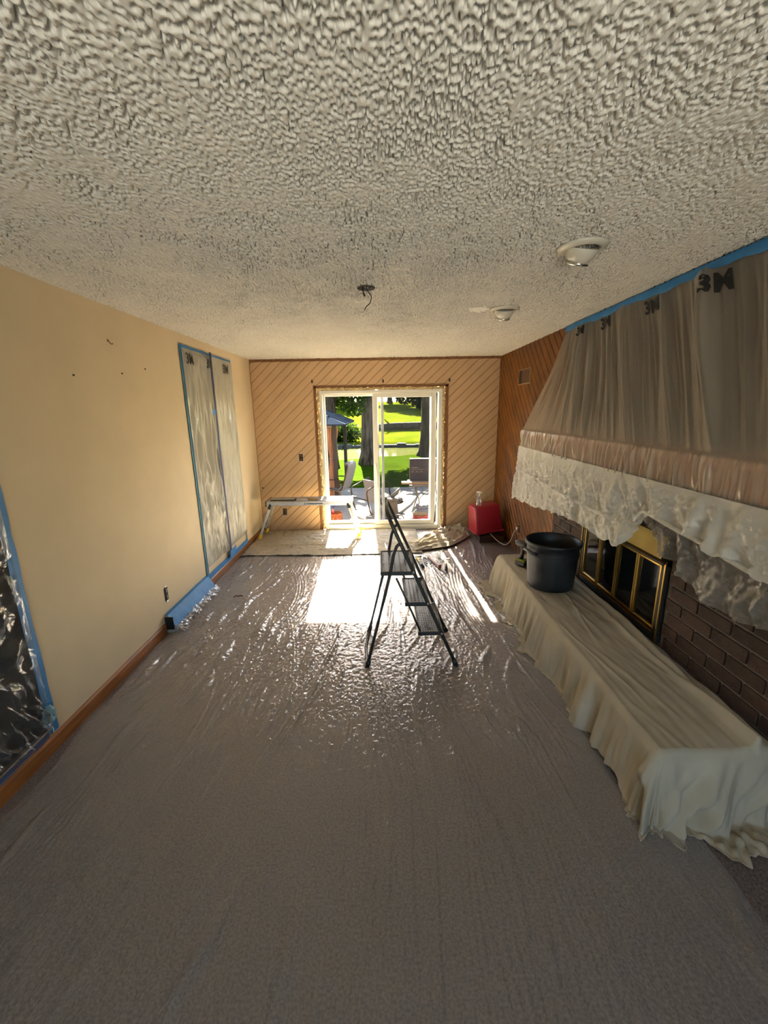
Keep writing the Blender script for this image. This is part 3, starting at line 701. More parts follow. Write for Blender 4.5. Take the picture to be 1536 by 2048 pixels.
# ------------------------------------------------------------------ taped baseboard heater
def heater():
    t = thing('baseboard_heater', 'low baseboard heater wrapped in wide blue tape under the tan wall', 'heater', (-A, 3.49, 0))
    y0, y1 = -.405, .405
    MB().prism([(.002, .0), (.075, .0), (.092, .035), (.030, .150), (.002, .155)], y0, y1, 'y').build('housing', mat('heater_grey', (.35, .33, .30), .5), t)
    mb = MB(); rr = random.Random(2); n = 30
    for k in range(n+1):
        y = y0-.004+(y1-y0+.008)*k/n
        mb.v += [(.003, y, .160), (.030, y, .158), (.062+rr.uniform(-.001, .001), y, .1025), (.092, y, .045+rr.uniform(-.004, .004))]
    for k in range(n):
        for j in range(3): a = 4*k+j; mb.f.append((a, a+1, a+5, a+4))
    mb.build('wide_tape', m_tape, t)
    P = np.zeros((8, 70, 3)); g = Field(2, 2, .01, .06, .06, 71, .7); yy = np.linspace(y0-.02, y1+.02, 70)
    for i in range(8):
        w = i/7; P[i, :, 0] = .095+.05*w+.012*g(yy, yy*0+w*.2)*(.4+w); P[i, :, 1] = yy; P[i, :, 2] = .048*(1-w)+.012+.010*np.abs(g(yy+.5, yy*0+w*.2))
    grid('film_fringe', P, MATS['floor_film'], t)
    MB().box(.003, .07, y0-.006, y0-.001, .03, .14).build('end_cap', m_black, t)
heater()

# ------------------------------------------------------------------ outlets and holes
def outlet(name, label, loc, n, w=.05, h=.085):
    """open electrical box: dark recess, metal tabs, two receptacle faces"""
    t = thing(name, label, 'outlet', loc)
    def put(mb, m, nm):
        if n == 'x': mb.v = [(y, x, z) for x, y, z in mb.v]
        if n == '-x': mb.v = [(-y, x, z) for x, y, z in mb.v]
        if n == '-y': mb.v = [(x, -y, z) for x, y, z in mb.v]
        mb.build(nm, m, t)
    put(MB().box(-w/2, w/2, -.002, .003, -h/2, h/2), m_dark, 'box_opening')
    for s in (-1, 1):
        put(MB().box(-w*.32, w*.32, .003, .010, s*h*.27-h*.17, s*h*.27+h*.17, .004), mat('brown_receptacle', (.045, .028, .02), .4), 'receptacle')
        put(MB().box(-w*.25, w*.25, .002, .006, s*h*.58-.006, s*h*.58+.006, .001), m_alu, 'mounting_tab')
outlet('wall_outlet', 'uncovered brown outlet in the tan wall above the blue taped heater', (-A, 3.16, .309), 'x', .05, .11)
outlet('wall_switch', 'uncovered switch box on the painted boards halfway up beside the patio door', (-1.159, D, 1.099), '-y', .055, .10)
outlet('wall_outlet', 'uncovered brown outlet on the painted boards below the work platform', (-1.448, D, .30), '-y', .055, .10)
outlet('wall_outlet', 'uncovered outlet in the stained oak boards with a white cord plugged in', (B, 4.86, .31), '-x', .055, .10)
def vent_hole():
    t = thing('wall_cutout', 'rectangular dark cutout high in the stained oak boards', 'hole', (B, 5.0, 2.095))
    MB().box(-.0035, .0, -.185, .185, -.078, .078).build('dark_opening', m_dark, t)
    MB().box(-.0055, -.0035, -.185, .08, -.072, .072).build('inner_stud', mat('old_stud', (.10, .045, .016), .8), t)
    for z in (-.08, .08): MB().box(-.006, .0, -.19, .19, z-.005, z+.005).build('ragged_edge', mat('raw_fibre', (.35, .24, .15), .9), t)
    MB().box(-.006, .0, -.19, -.182, -.08, .08).build('ragged_edge', MATS['raw_fibre'], t)
vent_hole()
def hook():
    t = thing('wall_hook', 'small bent brass picture hook in the bare tan wall', 'hook', (-A, 2.932, 2.206))
    MB().tube([(0, 0, .012), (.006, .0, .008), (.008, .01, -.004), (.014, .018, -.010), (.018, .02, -.002)], .003, 6).build('hook_wire', mat('rust_metal', (.20, .09, .04), .6), t)
    MB().box(0, .003, -.006, .006, .004, .02).build('nail_plate', MATS['rust_metal'], t)
hook()

# ------------------------------------------------------------------ ceiling lamps
def can_light(label, loc, rotz):
    t = thing('eyeball_downlight', label, 'ceiling light', loc, rotz)
    m = mat('cream_lamp_enamel', (.55, .52, .43), .35)
    MB().lathe([(.062, -.004), (.068, -.012), (.085, -.014), (.104, -.004), (.107, .006), (.062, .006)], 40, closed=True).build('trim_ring', m, t, smooth=True)
    R = Matrix.Rotation(math.radians(24), 4, 'X')
    prof = [(.070*math.cos(a), -.070*math.sin(a)) for a in np.linspace(0, math.radians(52), 9)]
    prof = [(r, z) for r, z in prof]+[(.046, -.060), (.046, -.055), (.036, -.050), (.034, -.02)]
    e = MB().lathe(prof, 36, R).build('eyeball', m, t, smooth=True)
    MB().lathe([(.047, -.054), (.049, -.062), (.046, -.068), (.041, -.066), (.041, -.055)], 36, R, closed=True).build('chrome_lip', mat('polished_chrome', (.75, .74, .70), .12, metal=1), e, smooth=True)
    MB().lathe([(.0, -.030), (.020, -.030), (.034, -.022)], 24, R).build('lamp_lens', mat('unlit_lens', (.25, .24, .22), .3), e, smooth=True)
can_light('cream eyeball downlight in the ceiling nearer the taped film', (.913, 2.075, H-.003), .2)
can_light('cream eyeball downlight beside the patched bare spot of the ceiling', (.903, 3.245, H-.003), -.1)
def bare_patch():
    g = Field(1, 1, .005, .03, .03, 81, .7); X, Y = np.meshgrid(np.linspace(-.10, .08, 40), np.linspace(-.10, .09, 40))
    r = np.hypot(X/.085, Y/.09); Z = -.0035-.003*g(X, Y); keep = (r+.18*g(X+.4, Y) < .9)[:-1, :-1]
    o = grid('plaster_patch', np.stack([X, Y, Z], -1), mat('white_plaster', (.85, .82, .74), .6), None, True, keep); o.location = (.715, 3.235, H)
    tag(o, 'white lumpy plaster patch on the ceiling beside a downlight', 'patch')
bare_patch()
def junction():
    t = thing('ceiling_junction_box', 'open round ceiling box with loose black wires hanging out', 'junction box', (-.073, 2.659, H))
    MB().lathe([(.0, .0), (.048, -.0035), (.05, .0)], 28).build('box_opening', m_dark, t)
    MB().lathe([(.047, -.002), (.050, -.006), (.053, -.002)], 28).build('box_rim', mat('box_rim_dark', (.05, .035, .025), .7), t)
    MB().tube(catmull([(.0, -.01, .0), (.015, -.01, -.03), (.03, -.012, -.05), (.022, -.012, -.085), (.0, -.015, -.105), (-.012, -.015, -.125)], 6), .0028, 6).build('wire', m_black, t, smooth=True)
    MB().tube(catmull([(-.02, -.01, .0), (-.015, -.012, -.03), (-.008, -.014, -.05)], 5), [.004]*6+[.006]*5, 6).build('wire_nut', m_black, t, smooth=True)
junction()

# ------------------------------------------------------------------ step ladder
def ladder():
    t = thing('step_ladder', 'dark grey folding three step ladder standing open on the plastic floor', 'ladder', (.19, 2.80, .010))
    O = Vector((.19, 2.80, .010)); m = mat('ladder_steel', (.035, .036, .036), .42, var=.1, vscale=30); mt = mat('step_tread', (.06, .062, .062), .35)
    yn, yf = -.245, .225
    def R(pts): return [(p[0]-O.x, p[1], p[2]-O.z) for p in pts]
    # front rails with the grab loop
    foot = (.492, .02); topp = (.050, 1.055)
    def on(z): k = (z-foot[1])/(topp[1]-foot[1]); return foot[0]+(topp[0]-foot[0])*k
    loop = [(foot[0], yn, foot[1]), (on(.4), yn, .4), (on(.8), yn, .8), (on(1.02), yn+.004, 1.02), (on(1.085), yn+.03, 1.085), (on(1.105), yn+.09, 1.105),
            (on(1.105), yf-.09, 1.105), (on(1.085), yf-.03, 1.085), (on(1.02), yf-.004, 1.02), (on(.8), yf, .8), (on(.4), yf, .4), (foot[0], yf, foot[1])]
    MB().tube(R(loop), .0125, 10).build('front_rail_loop', m, t, smooth=True)
    # rear leg loop with the floor crossbar
    rear = [(.120, yn+.004, .915), (.088, yn+.004, .885), (.068, yn+.004, .83), (.045, yn+.004, .70), (-.118, yn, .035), (-.128, yn+.03, .014), (-.140, (yn+yf)/2, .013), (-.128, yf-.03, .014), (-.118, yf, .035),
            (.045, yf-.004, .70), (.068, yf-.004, .83), (.088, yf-.004, .885), (.120, yf-.004, .915)]
    MB().tube(R(rear), .011, 10).build('rear_leg_loop', m, t, smooth=True)
    for y in (yn, yf):
        MB().tube(R([(.245, y*.94, .27), (.165, y*.94, .47), (.085, y*.94, .66)]), .007, 8).build('link_bar', m, t, smooth=True)
        MB().tube(R([(foot[0]-.016, y, .055), (foot[0]+.004, y, .004)]), [.0165, .019], 10).build('rubber_foot', m_black, t, smooth=True)
        MB().tube(R([(-.110, y, .06), (-.126, y, .004)]), [.0150, .017], 10).build('rubber_foot', m_black, t, smooth=True)
        for z in (.26, .485, .71): MB().tube(R([(on(z), y-.016, z), (on(z), y+.016, z)]), .007, 8).build('rivet', m_alu, t, smooth=True)
    for z, x0, x1 in ((.705, -.020, .215), (.480, .142, .312), (.258, .232, .408)):
        a, b = yn+.016, yf-.016
        f = MB().box(x0-O.x, x1-O.x, a, b, z-O.z-.028, z-O.z-.016, .005)
        f.box(x0-O.x, x1-O.x, a, a+.014, z-O.z-.028, z-O.z, .005).box(x0-O.x, x1-O.x, b-.014, b, z-O.z-.028, z-O.z, .005)
        f.box(x0-O.x, x0-O.x+.014, a, b, z-O.z-.028, z-O.z, .005).box(x1-O.x-.014, x1-O.x, a, b, z-O.z-.028, z-O.z, .005)
        st = f.build('step', m, t)
        g = MB(); n = 9 if z < .3 else 6
        g.box(x0-O.x+.014, x1-O.x-.014, a+.014, b-.014, z-O.z-.017, z-O.z-.006)
        for i in range(n):
            for j in range(16):
                cx = x0-O.x+.022+(x1-x0-.044)*i/(n-1); cy_ = a+.026+(b-a-.052)*j/15
                g.box(cx-.004, cx+.004, cy_-.008, cy_+.008, z-O.z-.007, z-O.z-.003)
        g.build('tread_pad', mt, st)
ladder()

# ------------------------------------------------------------------ aluminium work platform
def platform():
    t = thing('work_platform', 'aluminium folding work platform with yellow feet by the patio door', 'work platform', (-1.01, 5.69, .02)); O = Vector((-1.01, 5.69, .02))
    d = MB().box(-.575, .585, -.165, .155, .475, .535, .006); dk = d.build('deck', m_alu, t)
    for k in range(7): y = -.14+.28*k/6-.005; MB().box(-.56, .57, y-.006, y+.006, .5352, .5385, .001).build('deck_ridge', m_alu, dk)
    MB().box(-.585, -.565, -.17, .16, .465, .54, .006).build('end_cap', m_black, t); MB().box(.575, .597, -.17, .16, .465, .54, .006).build('end_cap', mat('scuffed_aluminium', (.55, .55, .52), .5, metal=.6), t)
    MB().box(.0, .20, -.1675, -.165, .492, .508).build('sticker', mat('dark_sticker', (.06, .06, .07), .5), dk)
    for k in (0, .03): MB().box(-.05+k, -.038+k, -.1675, -.165, .490, .512).build('sticker', MATS['dark_sticker'], dk)
    for sx, xt, xf in ((-1, -.525, -.695), (1, .545, .690)):
        for sy, yt, yf in ((-1, -.135, -.155), (1, .125, .165)):
            a = Vector((xt, yt, .475)); b = Vector((xf, yf, .03)); dr = (b-a).normalized()
            M = Matrix.Translation((a+b)/2) @ dr.to_track_quat('Z', 'X').to_matrix().to_4x4(); ln = (b-a).length
            MB().box(-.016, .016, -.028, .028, -ln/2, ln/2, .003, M).build('leg', m_alu, t)
            MB().box(-.022, .022, -.034, .034, ln/2-.05, ln/2+.012, .005, M).build('foot', m_yellow, t)
            MB().box(-.020, .020, -.033, .033, -ln/2-.03, -ln/2+.05, .006, M).build('hinge_bracket', m_black, t)
            if sx < 0 and sy < 0:
                MB().box(-.018, -.0155, -.016, .016, -ln*.25, ln*.22, .001, M).build('warning_label', m_black, t)
                MB().box(-.034, -.016, -.02, .02, ln*.18, ln*.24, .005, M).build('lock_knob', m_black, t)
        MB().tube([(xt+(xf-xt)*.75, -.15, .14), (xt+(xf-xt)*.75, .15, .14)], .012, 8).build('cross_brace', m_alu, t, smooth=True)
    # tools lying on it
    z = .5595
    q = thing('pry_bar', 'black flat pry bar lying on the aluminium work platform', 'pry bar', (-1.34, 5.56, z), -.02)
    MB().box(-.19, .13, -.016, .016, .001, .013, .004).build('shaft', m_black, q); MB().prism([(.10, .003), (.16, .003), (.17, .03), (.155, .034), (.14, .014), (.10, .014)], -.018, .018, 'y').build('hooked_end', m_black, q)
    q = thing('putty_knife', 'putty knife with yellow brown handle lying on the work platform', 'putty knife', (-1.02, 5.56, z), .03)
    MB().tube([(.0, 0, .014), (.05, 0, .016), (.12, 0, .014), (.15, 0, .014)], [.010, .014, .013, .009], 8).build('handle', mat('amber_handle', (.30, .17, .05), .4), q, smooth=True)
    MB().prism([(.0, -.012), (.0, .012), (-.10, .03), (-.10, -.03)], .012, .0155, 'z').build('blade', m_alu, q)
platform()

# ------------------------------------------------------------------ bucket, drill, tools
def bucket():
    t = thing('black_bucket', 'large scuffed black plastic bucket standing on the canvas covered hearth', 'bucket', (1.345, 3.115, .356))
    m = mat('scuffed_black_plastic', (.007, .0075, .009), .45, color2=(.022, .025, .028), vscale=7, detail=8, bump=.1, bscale=40)
    MB().lathe([(.0, .0), (.168, .0), (.176, .012), (.178, .05), (.195, .30), (.196, .345), (.212, .348), (.214, .372), (.206, .378), (.198, .372), (.190, .30), (.170, .02), (.0, .018)], 48).build('body', m, t, smooth=True)
    MB().lathe([(.193, .268), (.199, .270), (.200, .280), (.194, .284)], 48).build('rib_band', m, t, smooth=True)
    for s in (-1, 1):
        a = math.radians(200 if s < 0 else 20)
        c, sn = math.cos(a), math.sin(a)
        P = [(c*.196-sn*k, sn*.196+c*k, .30) for k in (-.055, )]+[(c*.235-sn*k, sn*.235+c*k, .315) for k in (-.05, 0, .05)]+[(c*.196-sn*.055, sn*.196+c*.055, .30)]
        MB().tube(P, .011, 8).build('grip_handle', m, t, smooth=True)
bucket()
def drill():
    t = thing('cordless_drill', 'green and black cordless drill standing on the hearth behind the bucket', 'drill', (1.265, 3.555, .352), math.radians(-60))
    mg = mat('lime_plastic', (.22, .24, .02), .4)
    MB().box(-.055, .055, -.036, .036, 0, .045, .01).build('battery', m_black, t); MB().box(-.055, .055, -.037, .037, .040, .058, .008).build('battery_top', mg, t)
    MB().tube([(-.012, 0, .055), (-.004, 0, .10), (.006, 0, .155), (.008, 0, .18)], [.019, .017, .019, .024], 10).build('grip', m_black, t, smooth=True)
    MB().tube([(-.075, 0, .20), (-.055, 0, .20), (.02, 0, .20), (.055, 0, .20)], [.024, .031, .031, .026], 14).build('motor_housing', mat('charcoal_plastic', (.05, .05, .045), .4), t, smooth=True)
    MB().tube([(.055, 0, .20), (.085, 0, .20), (.105, 0, .20)], [.022, .021, .012], 12).build('chuck', m_black, t, smooth=True)
    MB().box(.012, .026, -.008, .008, .135, .165, .004).build('trigger', m_black, t)
drill()
def hammer(label, loc, rot, hm, L=.33, grip=None):
    t = thing('hammer', label, 'hammer', loc, rot)
    MB().tube([(0, 0, .016), (0, L*.5, .016), (0, L*.62, .018), (0, L, .018)], [.009, .010, .014, .015], 8).build('handle', hm, t, smooth=True)
    if grip: MB().tube([(0, L*.55, .018), (0, L*.75, .019), (0, L+.003, .019)], [.0150, .0165, .0165], 8).build('grip', grip, t, smooth=True)
    MB().tube([(-.055, 0, .018), (-.035, 0, .018), (-.03, 0, .018), (.015, 0, .018)], [.015, .015, .011, .012], 10).build('head', m_alu, t, smooth=True)
    MB().prism([(.01, .010), (.05, .014), (.085, .032), (.075, .012), (.03, .002)], -.011, .011, 'y').build('claw', m_alu, t)
hammer('claw hammer with yellow handle and black grip lying on the floor film', (.40, 4.70, .014), math.radians(188), m_yellow, .34, m_black)
hammer('claw hammer with pale wooden handle lying apart from the other tools', (.735, 4.60, .014), math.radians(172), mat('pale_ash_handle', (.42, .30, .18), .5), .33, mat('dark_grip', (.05, .03, .025), .5))
def bars():
    q = thing('red_pry_bar', 'red brown flat bar lying on the floor film among the hammers', 'pry bar', (.575, 4.60, .014), math.radians(12))
    MB().box(-.014, .014, -.22, .17, .002, .012, .003).build('shaft', mat('red_brown_steel', (.20, .05, .02), .5), q); MB().prism([(-.22, .002), (-.27, .002), (-.275, .05), (-.262, .05), (-.25, .014), (-.22, .014)], -.015, .015, 'x').build('hooked_end', MATS['red_brown_steel'], q)
    q = thing('steel_pliers', 'steel pliers with dark handles lying on the floor film', 'pliers', (.50, 4.64, .014), math.radians(10))
    for s in (-1, 1): MB().tube(catmull([(s*.004, .08, .012), (s*-.006, .03, .012), (s*.022, -.03, .012), (s*.030, -.10, .012), (s*.024, -.16, .012)], 4), [.006]*6+[.008]*11, 7).build('handle', m_black, q, smooth=True)
    MB().tube([(0, .02, .012), (0, .06, .012), (0, .11, .012)], [.014, .012, .004], 8).build('jaw', m_alu, q, smooth=True)
    # dry leaf
    P = np.zeros((5, 11, 3)); u = np.linspace(-1, 1, 11)
    for i in range(5): w = (i-2)/2; P[i, :, 0] = u*.045; P[i, :, 1] = w*.019*(1-u**2)**.7; P[i, :, 2] = .004+.008*abs(w)+.006*np.sin(u*3)**2
    o = grid('dry_leaf', P, mat('dead_leaf', (.07, .035, .015), .8)); o.location = (-1.404, 3.704, .012); o.rotation_euler = (0, 0, .15); tag(o, 'curled dry brown leaf lying on the floor film', 'leaf')
bars()

# ------------------------------------------------------------------ red bin with spray bottle
def red_bin():
    b = thing('brown_box', 'dark brown box on the carpet beneath the red bin', 'box', (1.455, 5.45, .0))
    mbx = mat('dark_brown_board', (.045, .02, .012), .7)
    MB().box(-.165, .165, -.17, .17, 0, .085, .004).build('box_body', mbx, b); MB().box(-.17, .17, -.175, .175, .078, .092, .003).build('box_lid', mbx, b)
    t = thing('red_bin', 'tilted dark red plastic bin standing on a brown box in the corner', 'bin', (1.415, 5.47, .118)); t.rotation_euler = (0, math.radians(-7), math.radians(9))
    m = mat('dark_red_plastic', (.36, .014, .03), .35)
    bm = bmesh.new(); bmesh.ops.create_cube(bm, size=1)
    for q in bm.verts:
        top = q.co.z > 0; q.co = Vector((q.co.x*(.352 if top else .385), q.co.y*(.26 if top else .30), .0 if not top else .375))
    bmesh.ops.bevel(bm, geom=bm.edges[:], offset=.028, segments=3, affect='EDGES', profile=.5)
    me = bpy.data.meshes.new('body'); bm.to_mesh(me); bm.free(); link('body', me, m, t, True)
    MB().box(-.20, .20, -.158, .158, .008, .030, .008).build('rim', m, t); MB().box(-.17, .17, -.153, -.149, .05, .055, .001).build('mould_line', m, t)
    # white cord to the outlet
    c = catmull([(1.43, 5.28, .125), (1.50, 5.16, .06), (1.56, 5.04, .05), (1.60, 4.97, .12), (1.625, 4.92, .25), (1.645, 4.875, .31)], 7)
    o = thing('power_cord', 'white power cord running from the red bin to the oak wall outlet', 'cord', (1.645, 4.87, .31))
    MB().tube([p-Vector((1.645, 4.87, .31)) for p in c], .0045, 8).build('cable', mat('white_cord', (.72, .70, .66), .4), o, smooth=True)
    MB().box(-.012, .010, -.012, .014, -.016, .016, .004).build('plug', MATS['white_cord'], o)
    s = thing('spray_bottle', 'clear plastic spray bottle standing on the red bin', 'bottle', (1.285, 5.40, .488)); s.rotation_euler = (0, math.radians(-5), 2.6)
    mc = film('clear_bottle', (.75, .75, .72), .25, .5, .08, 0, 5, 1.2)
    MB().lathe([(.0, .0), (.034, .0), (.036, .01), (.036, .085), (.028, .105), (.014, .12), (.013, .135)], 20).build('bottle_body', mc, s, smooth=True)
    MB().lathe([(.016, .13), (.016, .15), (.010, .154), (.0, .154)], 14).build('collar', m_white, s, smooth=True)
    MB().tube([(-.03, 0, .178), (.0, 0, .182), (.035, 0, .178), (.05, 0, .176)], [.010, .013, .010, .006], 8).build('spray_head', m_white, s, smooth=True)
    MB().tube([(0, 0, .15), (0, 0, .18)], .009, 8).build('neck', m_white, s); MB().tube([(.025, 0, .172), (.034, 0, .15), (.030, 0, .130)], .004, 6).build('trigger', m_white, s, smooth=True)
red_bin()

# ------------------------------------------------------------------ outdoors: ground
def ground():
    m_pat = mat('patio_concrete', (.105, .098, .084), .85, var=.08, vscale=3, bump=.2, bscale=80)
    m_gr = mat('lawn_grass', (.021, .036, .0028), 1, color2=(.013, .025, .002), vscale=4, bump=.8, bscale=40, spec=0, bdist=.05)
    m_far = mat('far_lawn_grass', (.055, .066, .0035), 1, color2=(.035, .050, .003), vscale=.9, bump=.5, bscale=12, spec=0, bdist=.1)
    p = MB()
    for i in range(-3, 4):
        for y0, y1 in ((6.17, 9.3), (9.312, 12.45)): p.box(i*2.4-1.19, i*2.4+1.2, y0, y1, G-.12, G, .004)
    struct(p.build('patio', m_pat))
    # near lawn
    f = Field(30, 30, .2, 3, 3, 91, 1.5)
    X, Y = np.meshgrid(np.linspace(-14, 14, 120), np.linspace(12.45, 23.5, 60)); edge = 21.2+.9*np.sin(X*.35+.6)+.35*(X+2)*.5
    Z = G-.02+.03*f(X, Y)*sstep(12.5, 14, Y)-.35*sstep(edge-.9, edge+.3, Y)
    struct(grid('near_lawn', np.stack([X, Y, Z], -1), m_gr))
    # pond
    m_w = mat('pond_water', (.045, .055, .006), .08, bump=.12, bscale=3.0, spec=.8, bdist=.05, stretch=(.4, 1.6, 1))  # yellow-green reflection tinted into the water's base colour
    X, Y = np.meshgrid(np.linspace(-30, 30, 4), np.linspace(18, 34, 4)); struct(grid('pond', np.stack([X, Y, 0*X+G-.22], -1), m_w))
    # far bank and hill
    X, Y = np.meshgrid(np.linspace(-45, 45, 160), np.linspace(26, 72, 110)); e2 = 28.5+.7*np.sin(X*.3+2)+.08*X
    Z = G-.4+.42*sstep(e2-.25, e2+.5, Y)+.085*np.maximum(0, Y-e2)+.06*f(X*.5, Y*.5)*sstep(e2, e2+3, Y)
    struct(grid('far_lawn', np.stack([X, Y, Z], -1), m_far))
    st = MB(); rr = random.Random(3)
    # pale stone edging of the far shore
    root = thing('stone_edging', 'pale stone edging along the far shore of the pond', 'edging', (0, 28.2, G-.2))
    me = [MB().box(-.32, .32, -.25, .25, -.12, .16+.04*k, .06).mesh('edging_stone') for k in range(3)]
    ms = mat('pale_stone', (0.0484, 0.0462, 0.0396), .9, rand=.15)
    for k in range(40):
        x = -11+k*.62; o = link('edging_stone', me[k % 3], ms, root); o.location = (x, .7*math.sin(x*.3+2)+.08*x+.1, rr.uniform(-.03, .03)); o.rotation_euler = (0, 0, rr.uniform(-.3, .3))
ground()

# ------------------------------------------------------------------ trees
m_bark = mat('grey_brown_bark', (.072, .054, .036), .95, color2=(.018, .013, .009), vscale=9, stretch=(1, 1, .18), bump=1.0, bscale=10, bdist=.08)
m_leaf = film('green_leaf', (0.026, 0.04, 0.003), 1.0, 0, .4, 0, 5, .05, transl=.55)
m_leafd = film('deep_green_leaf', (0.012, 0.024, 0.003), 1.0, 0, .4, 0, 5, .05, transl=.45)
m_leafm = film('mid_green_leaf', (.022, .042, .004), 1.0, 0, .4, 0, 5, .05, transl=.55)
def leaves(centers, radii, n, size, seed, droop=.3):
    r = np.random.default_rng(seed); C = np.array(centers, float); Rd = np.array(radii, float); w = (Rd.prod(1)**.66); idx = r.choice(len(C), n, p=w/w.sum())
    d = r.normal(size=(n, 3)); d /= np.linalg.norm(d, axis=1)[:, None]; rad = r.random(n)**.4
    P = C[idx]+d*rad[:, None]*Rd[idx]
    a = r.normal(size=(n, 3)); a /= np.linalg.norm(a, axis=1)[:, None]; b = np.cross(a, r.normal(size=(n, 3))); b /= np.linalg.norm(b, axis=1)[:, None]
    s = size*(.6+.8*r.random(n))[:, None]
    V = np.stack([P-a*s, P-b*s*.5+a*s*.1, P+a*s, P+b*s*.5+a*s*.1], 1).reshape(-1, 3)
    return V, np.arange(4*n).reshape(-1, 4)
def leaf_obj(name, V, F, m, parent):
    me = bpy.data.meshes.new(name); n = len(F); me.vertices.add(len(V)); me.vertices.foreach_set('co', V.reshape(-1).astype(np.float32))
    me.loops.add(4*n); me.loops.foreach_set('vertex_index', F.reshape(-1).astype(np.int32)); me.polygons.add(n); me.polygons.foreach_set('loop_start', np.arange(0, 4*n, 4, dtype=np.int32)); me.update(calc_edges=True)
    o = link(name, me, m, parent); o['kind'] = 'stuff'; return o
def tree(label, loc, r0, h, blobs, n, size, m, seed, lean=0.0, group='trees beyond the patio', branches=True):
    t = thing('tree', label, 'tree', loc, 0, group); rr = random.Random(seed)
    pts = []; rs = []
    for i in range(14):
        k = i/13; z = -.3+k*(h+.3); pts.append((lean*k+.05*math.sin(k*5+seed), .05*math.cos(k*4+seed), z)); rs.append(r0*(1.05-.45*k)*(1+.75*math.exp(-max(0, z)/.28)))
    mb = MB().tube(pts, rs, 20); mb.v = [(x+rr.uniform(-.03, .03)*r0, y+rr.uniform(-.03, .03)*r0, z) for x, y, z in mb.v]
    mb.build('trunk', m_bark, t, smooth=True)
    if branches:
        for c, rad in blobs[:6]:
            a = Vector(pts[9]); b = Vector(c); MB().tube([a, a.lerp(b, .5)+Vector((0, 0, .3)), b], [r0*.35, r0*.2, r0*.06], 8).build('branch', m_bark, t, smooth=True)
    V, F = leaves([b[0] for b in blobs], [b[1] for b in blobs], n, size, seed); leaf_obj('foliage', V, F, m, t)
    return t
stout = tree('stout rough barked tree on the lawn in front of the pond', (-.53, 18.2, G), .285, 10.0,
     [((-1.5, .5, 4.6), (2.2, 1.6, 1.3)), ((1.7, .8, 3.95), (2.2, 1.5, .85)), ((3.8, 0, 3.9), (1.6, 1.5, .8)), ((-3.4, .3, 4.3), (1.8, 1.5, 1.0))], 5200, .16, m_leaf, 11)
V_, F_ = leaves([(.31, .8, 10.3)], [(.40, .8, 1.25)], 330, .16, 77); leaf_obj('sun_break_foliage', V_, F_, m_leaf, stout)  # unseen leaf clump added to break the sun reaching the sliding pane
tree('slim grey tree rising behind the gazebo roof', (-2.02, 17.0, G), .22, 7.0,
     [((.95, -.5, 2.45), (.62, .6, .40)), ((.75, -.4, 3.3), (.9, .9, .5)), ((-1.0, .3, 4.4), (1.8, 1.4, 1.2)), ((1.3, -.2, 3.05), (.5, .6, .35))], 2800, .10, m_leafm, 12)
tree('slim grey tree leaning close to the house side of the gazebo', (-2.50, 16.4, G), .12, 6.0, [((-1.0, .3, 4.4), (1.4, 1.4, 1.0))], 900, .12, m_leafd, 16, branches=False)
tree('thick dark tree on the shore behind the folding table', (2.32, 21.0, G-.05), .40, 8.0,
     [((1.5, .2, 4.6), (2.6, 1.8, 1.2)), ((-1.2, .6, 4.9), (2.0, 1.6, 1.2)), ((3.5, .3, 4.2), (2.0, 1.6, 1.2))], 4200, .17, m_leaf, 13)
def bush(label, loc, rad, n, size, m, seed, group):
    t = thing('shrub', label, 'shrub', loc, 0, group); rr = random.Random(seed)
    for k in range(3): MB().tube([(0, 0, -.2), (rr.uniform(-.4, .4)*rad[0], rr.uniform(-.3, .3)*rad[1], rad[2]*1.2)], [.06, .02], 6).build('stem', m_bark, t)
    V, F = leaves([(0, 0, rad[2]*.8), (rad[0]*.5, 0, rad[2]*.6), (-rad[0]*.5, 0, rad[2]*.6)], [rad, tuple(q*.7 for q in rad), tuple(q*.7 for q in rad)], n, size, seed); leaf_obj('foliage', V, F, m, t)
bush('rounded green shrub on the far bank left of the stout tree', (-3.1, 30.5, G+.1), (1.7, 1.2, .9), 2600, .12, m_leafd, 21, None)
for k, (x, y, rx, rz, lab) in enumerate([(7.0, 56, 4.5, 3.2, 'broad dark shrub mass at the top of the far lawn'), (17.5, 58, 4.5, 4.5, 'tall dark shrub mass beyond the broad one on the far lawn'), (-8.5, 58, 4.0, 3.0, 'leafy green shrub mass on the hill behind the gazebo side')]):
    bush(lab, (x, y, 2.2), (rx, 2.5, rz), 3800, .34, m_leafd if k < 2 else m_leaf, 30+k, None)
def far_tree(label, x, y, h, seed, m):
    rr = random.Random(seed); bl = [((rr.uniform(-1.2, 1.2), rr.uniform(-1.5, 1.5), h*rr.uniform(.45, .95)), (rr.uniform(1.5, 1.9), 1.6, rr.uniform(1.3, 2.2))) for _ in range(6)]
    tree(label, (x, y, G+.085*(y-28.5)), .35, h, bl, 3000, .34, m, seed, group='trees along the crest of the far hill')
for k, x in enumerate([-24, -17, -11, -4.5, 1.5, 18, 25]):
    far_tree('leafy tree along the crest of the far hill', x, 66+(k % 3)*1.5, 9+(k % 2)*2, 50+k, m_leafd if k % 2 else m_leaf)
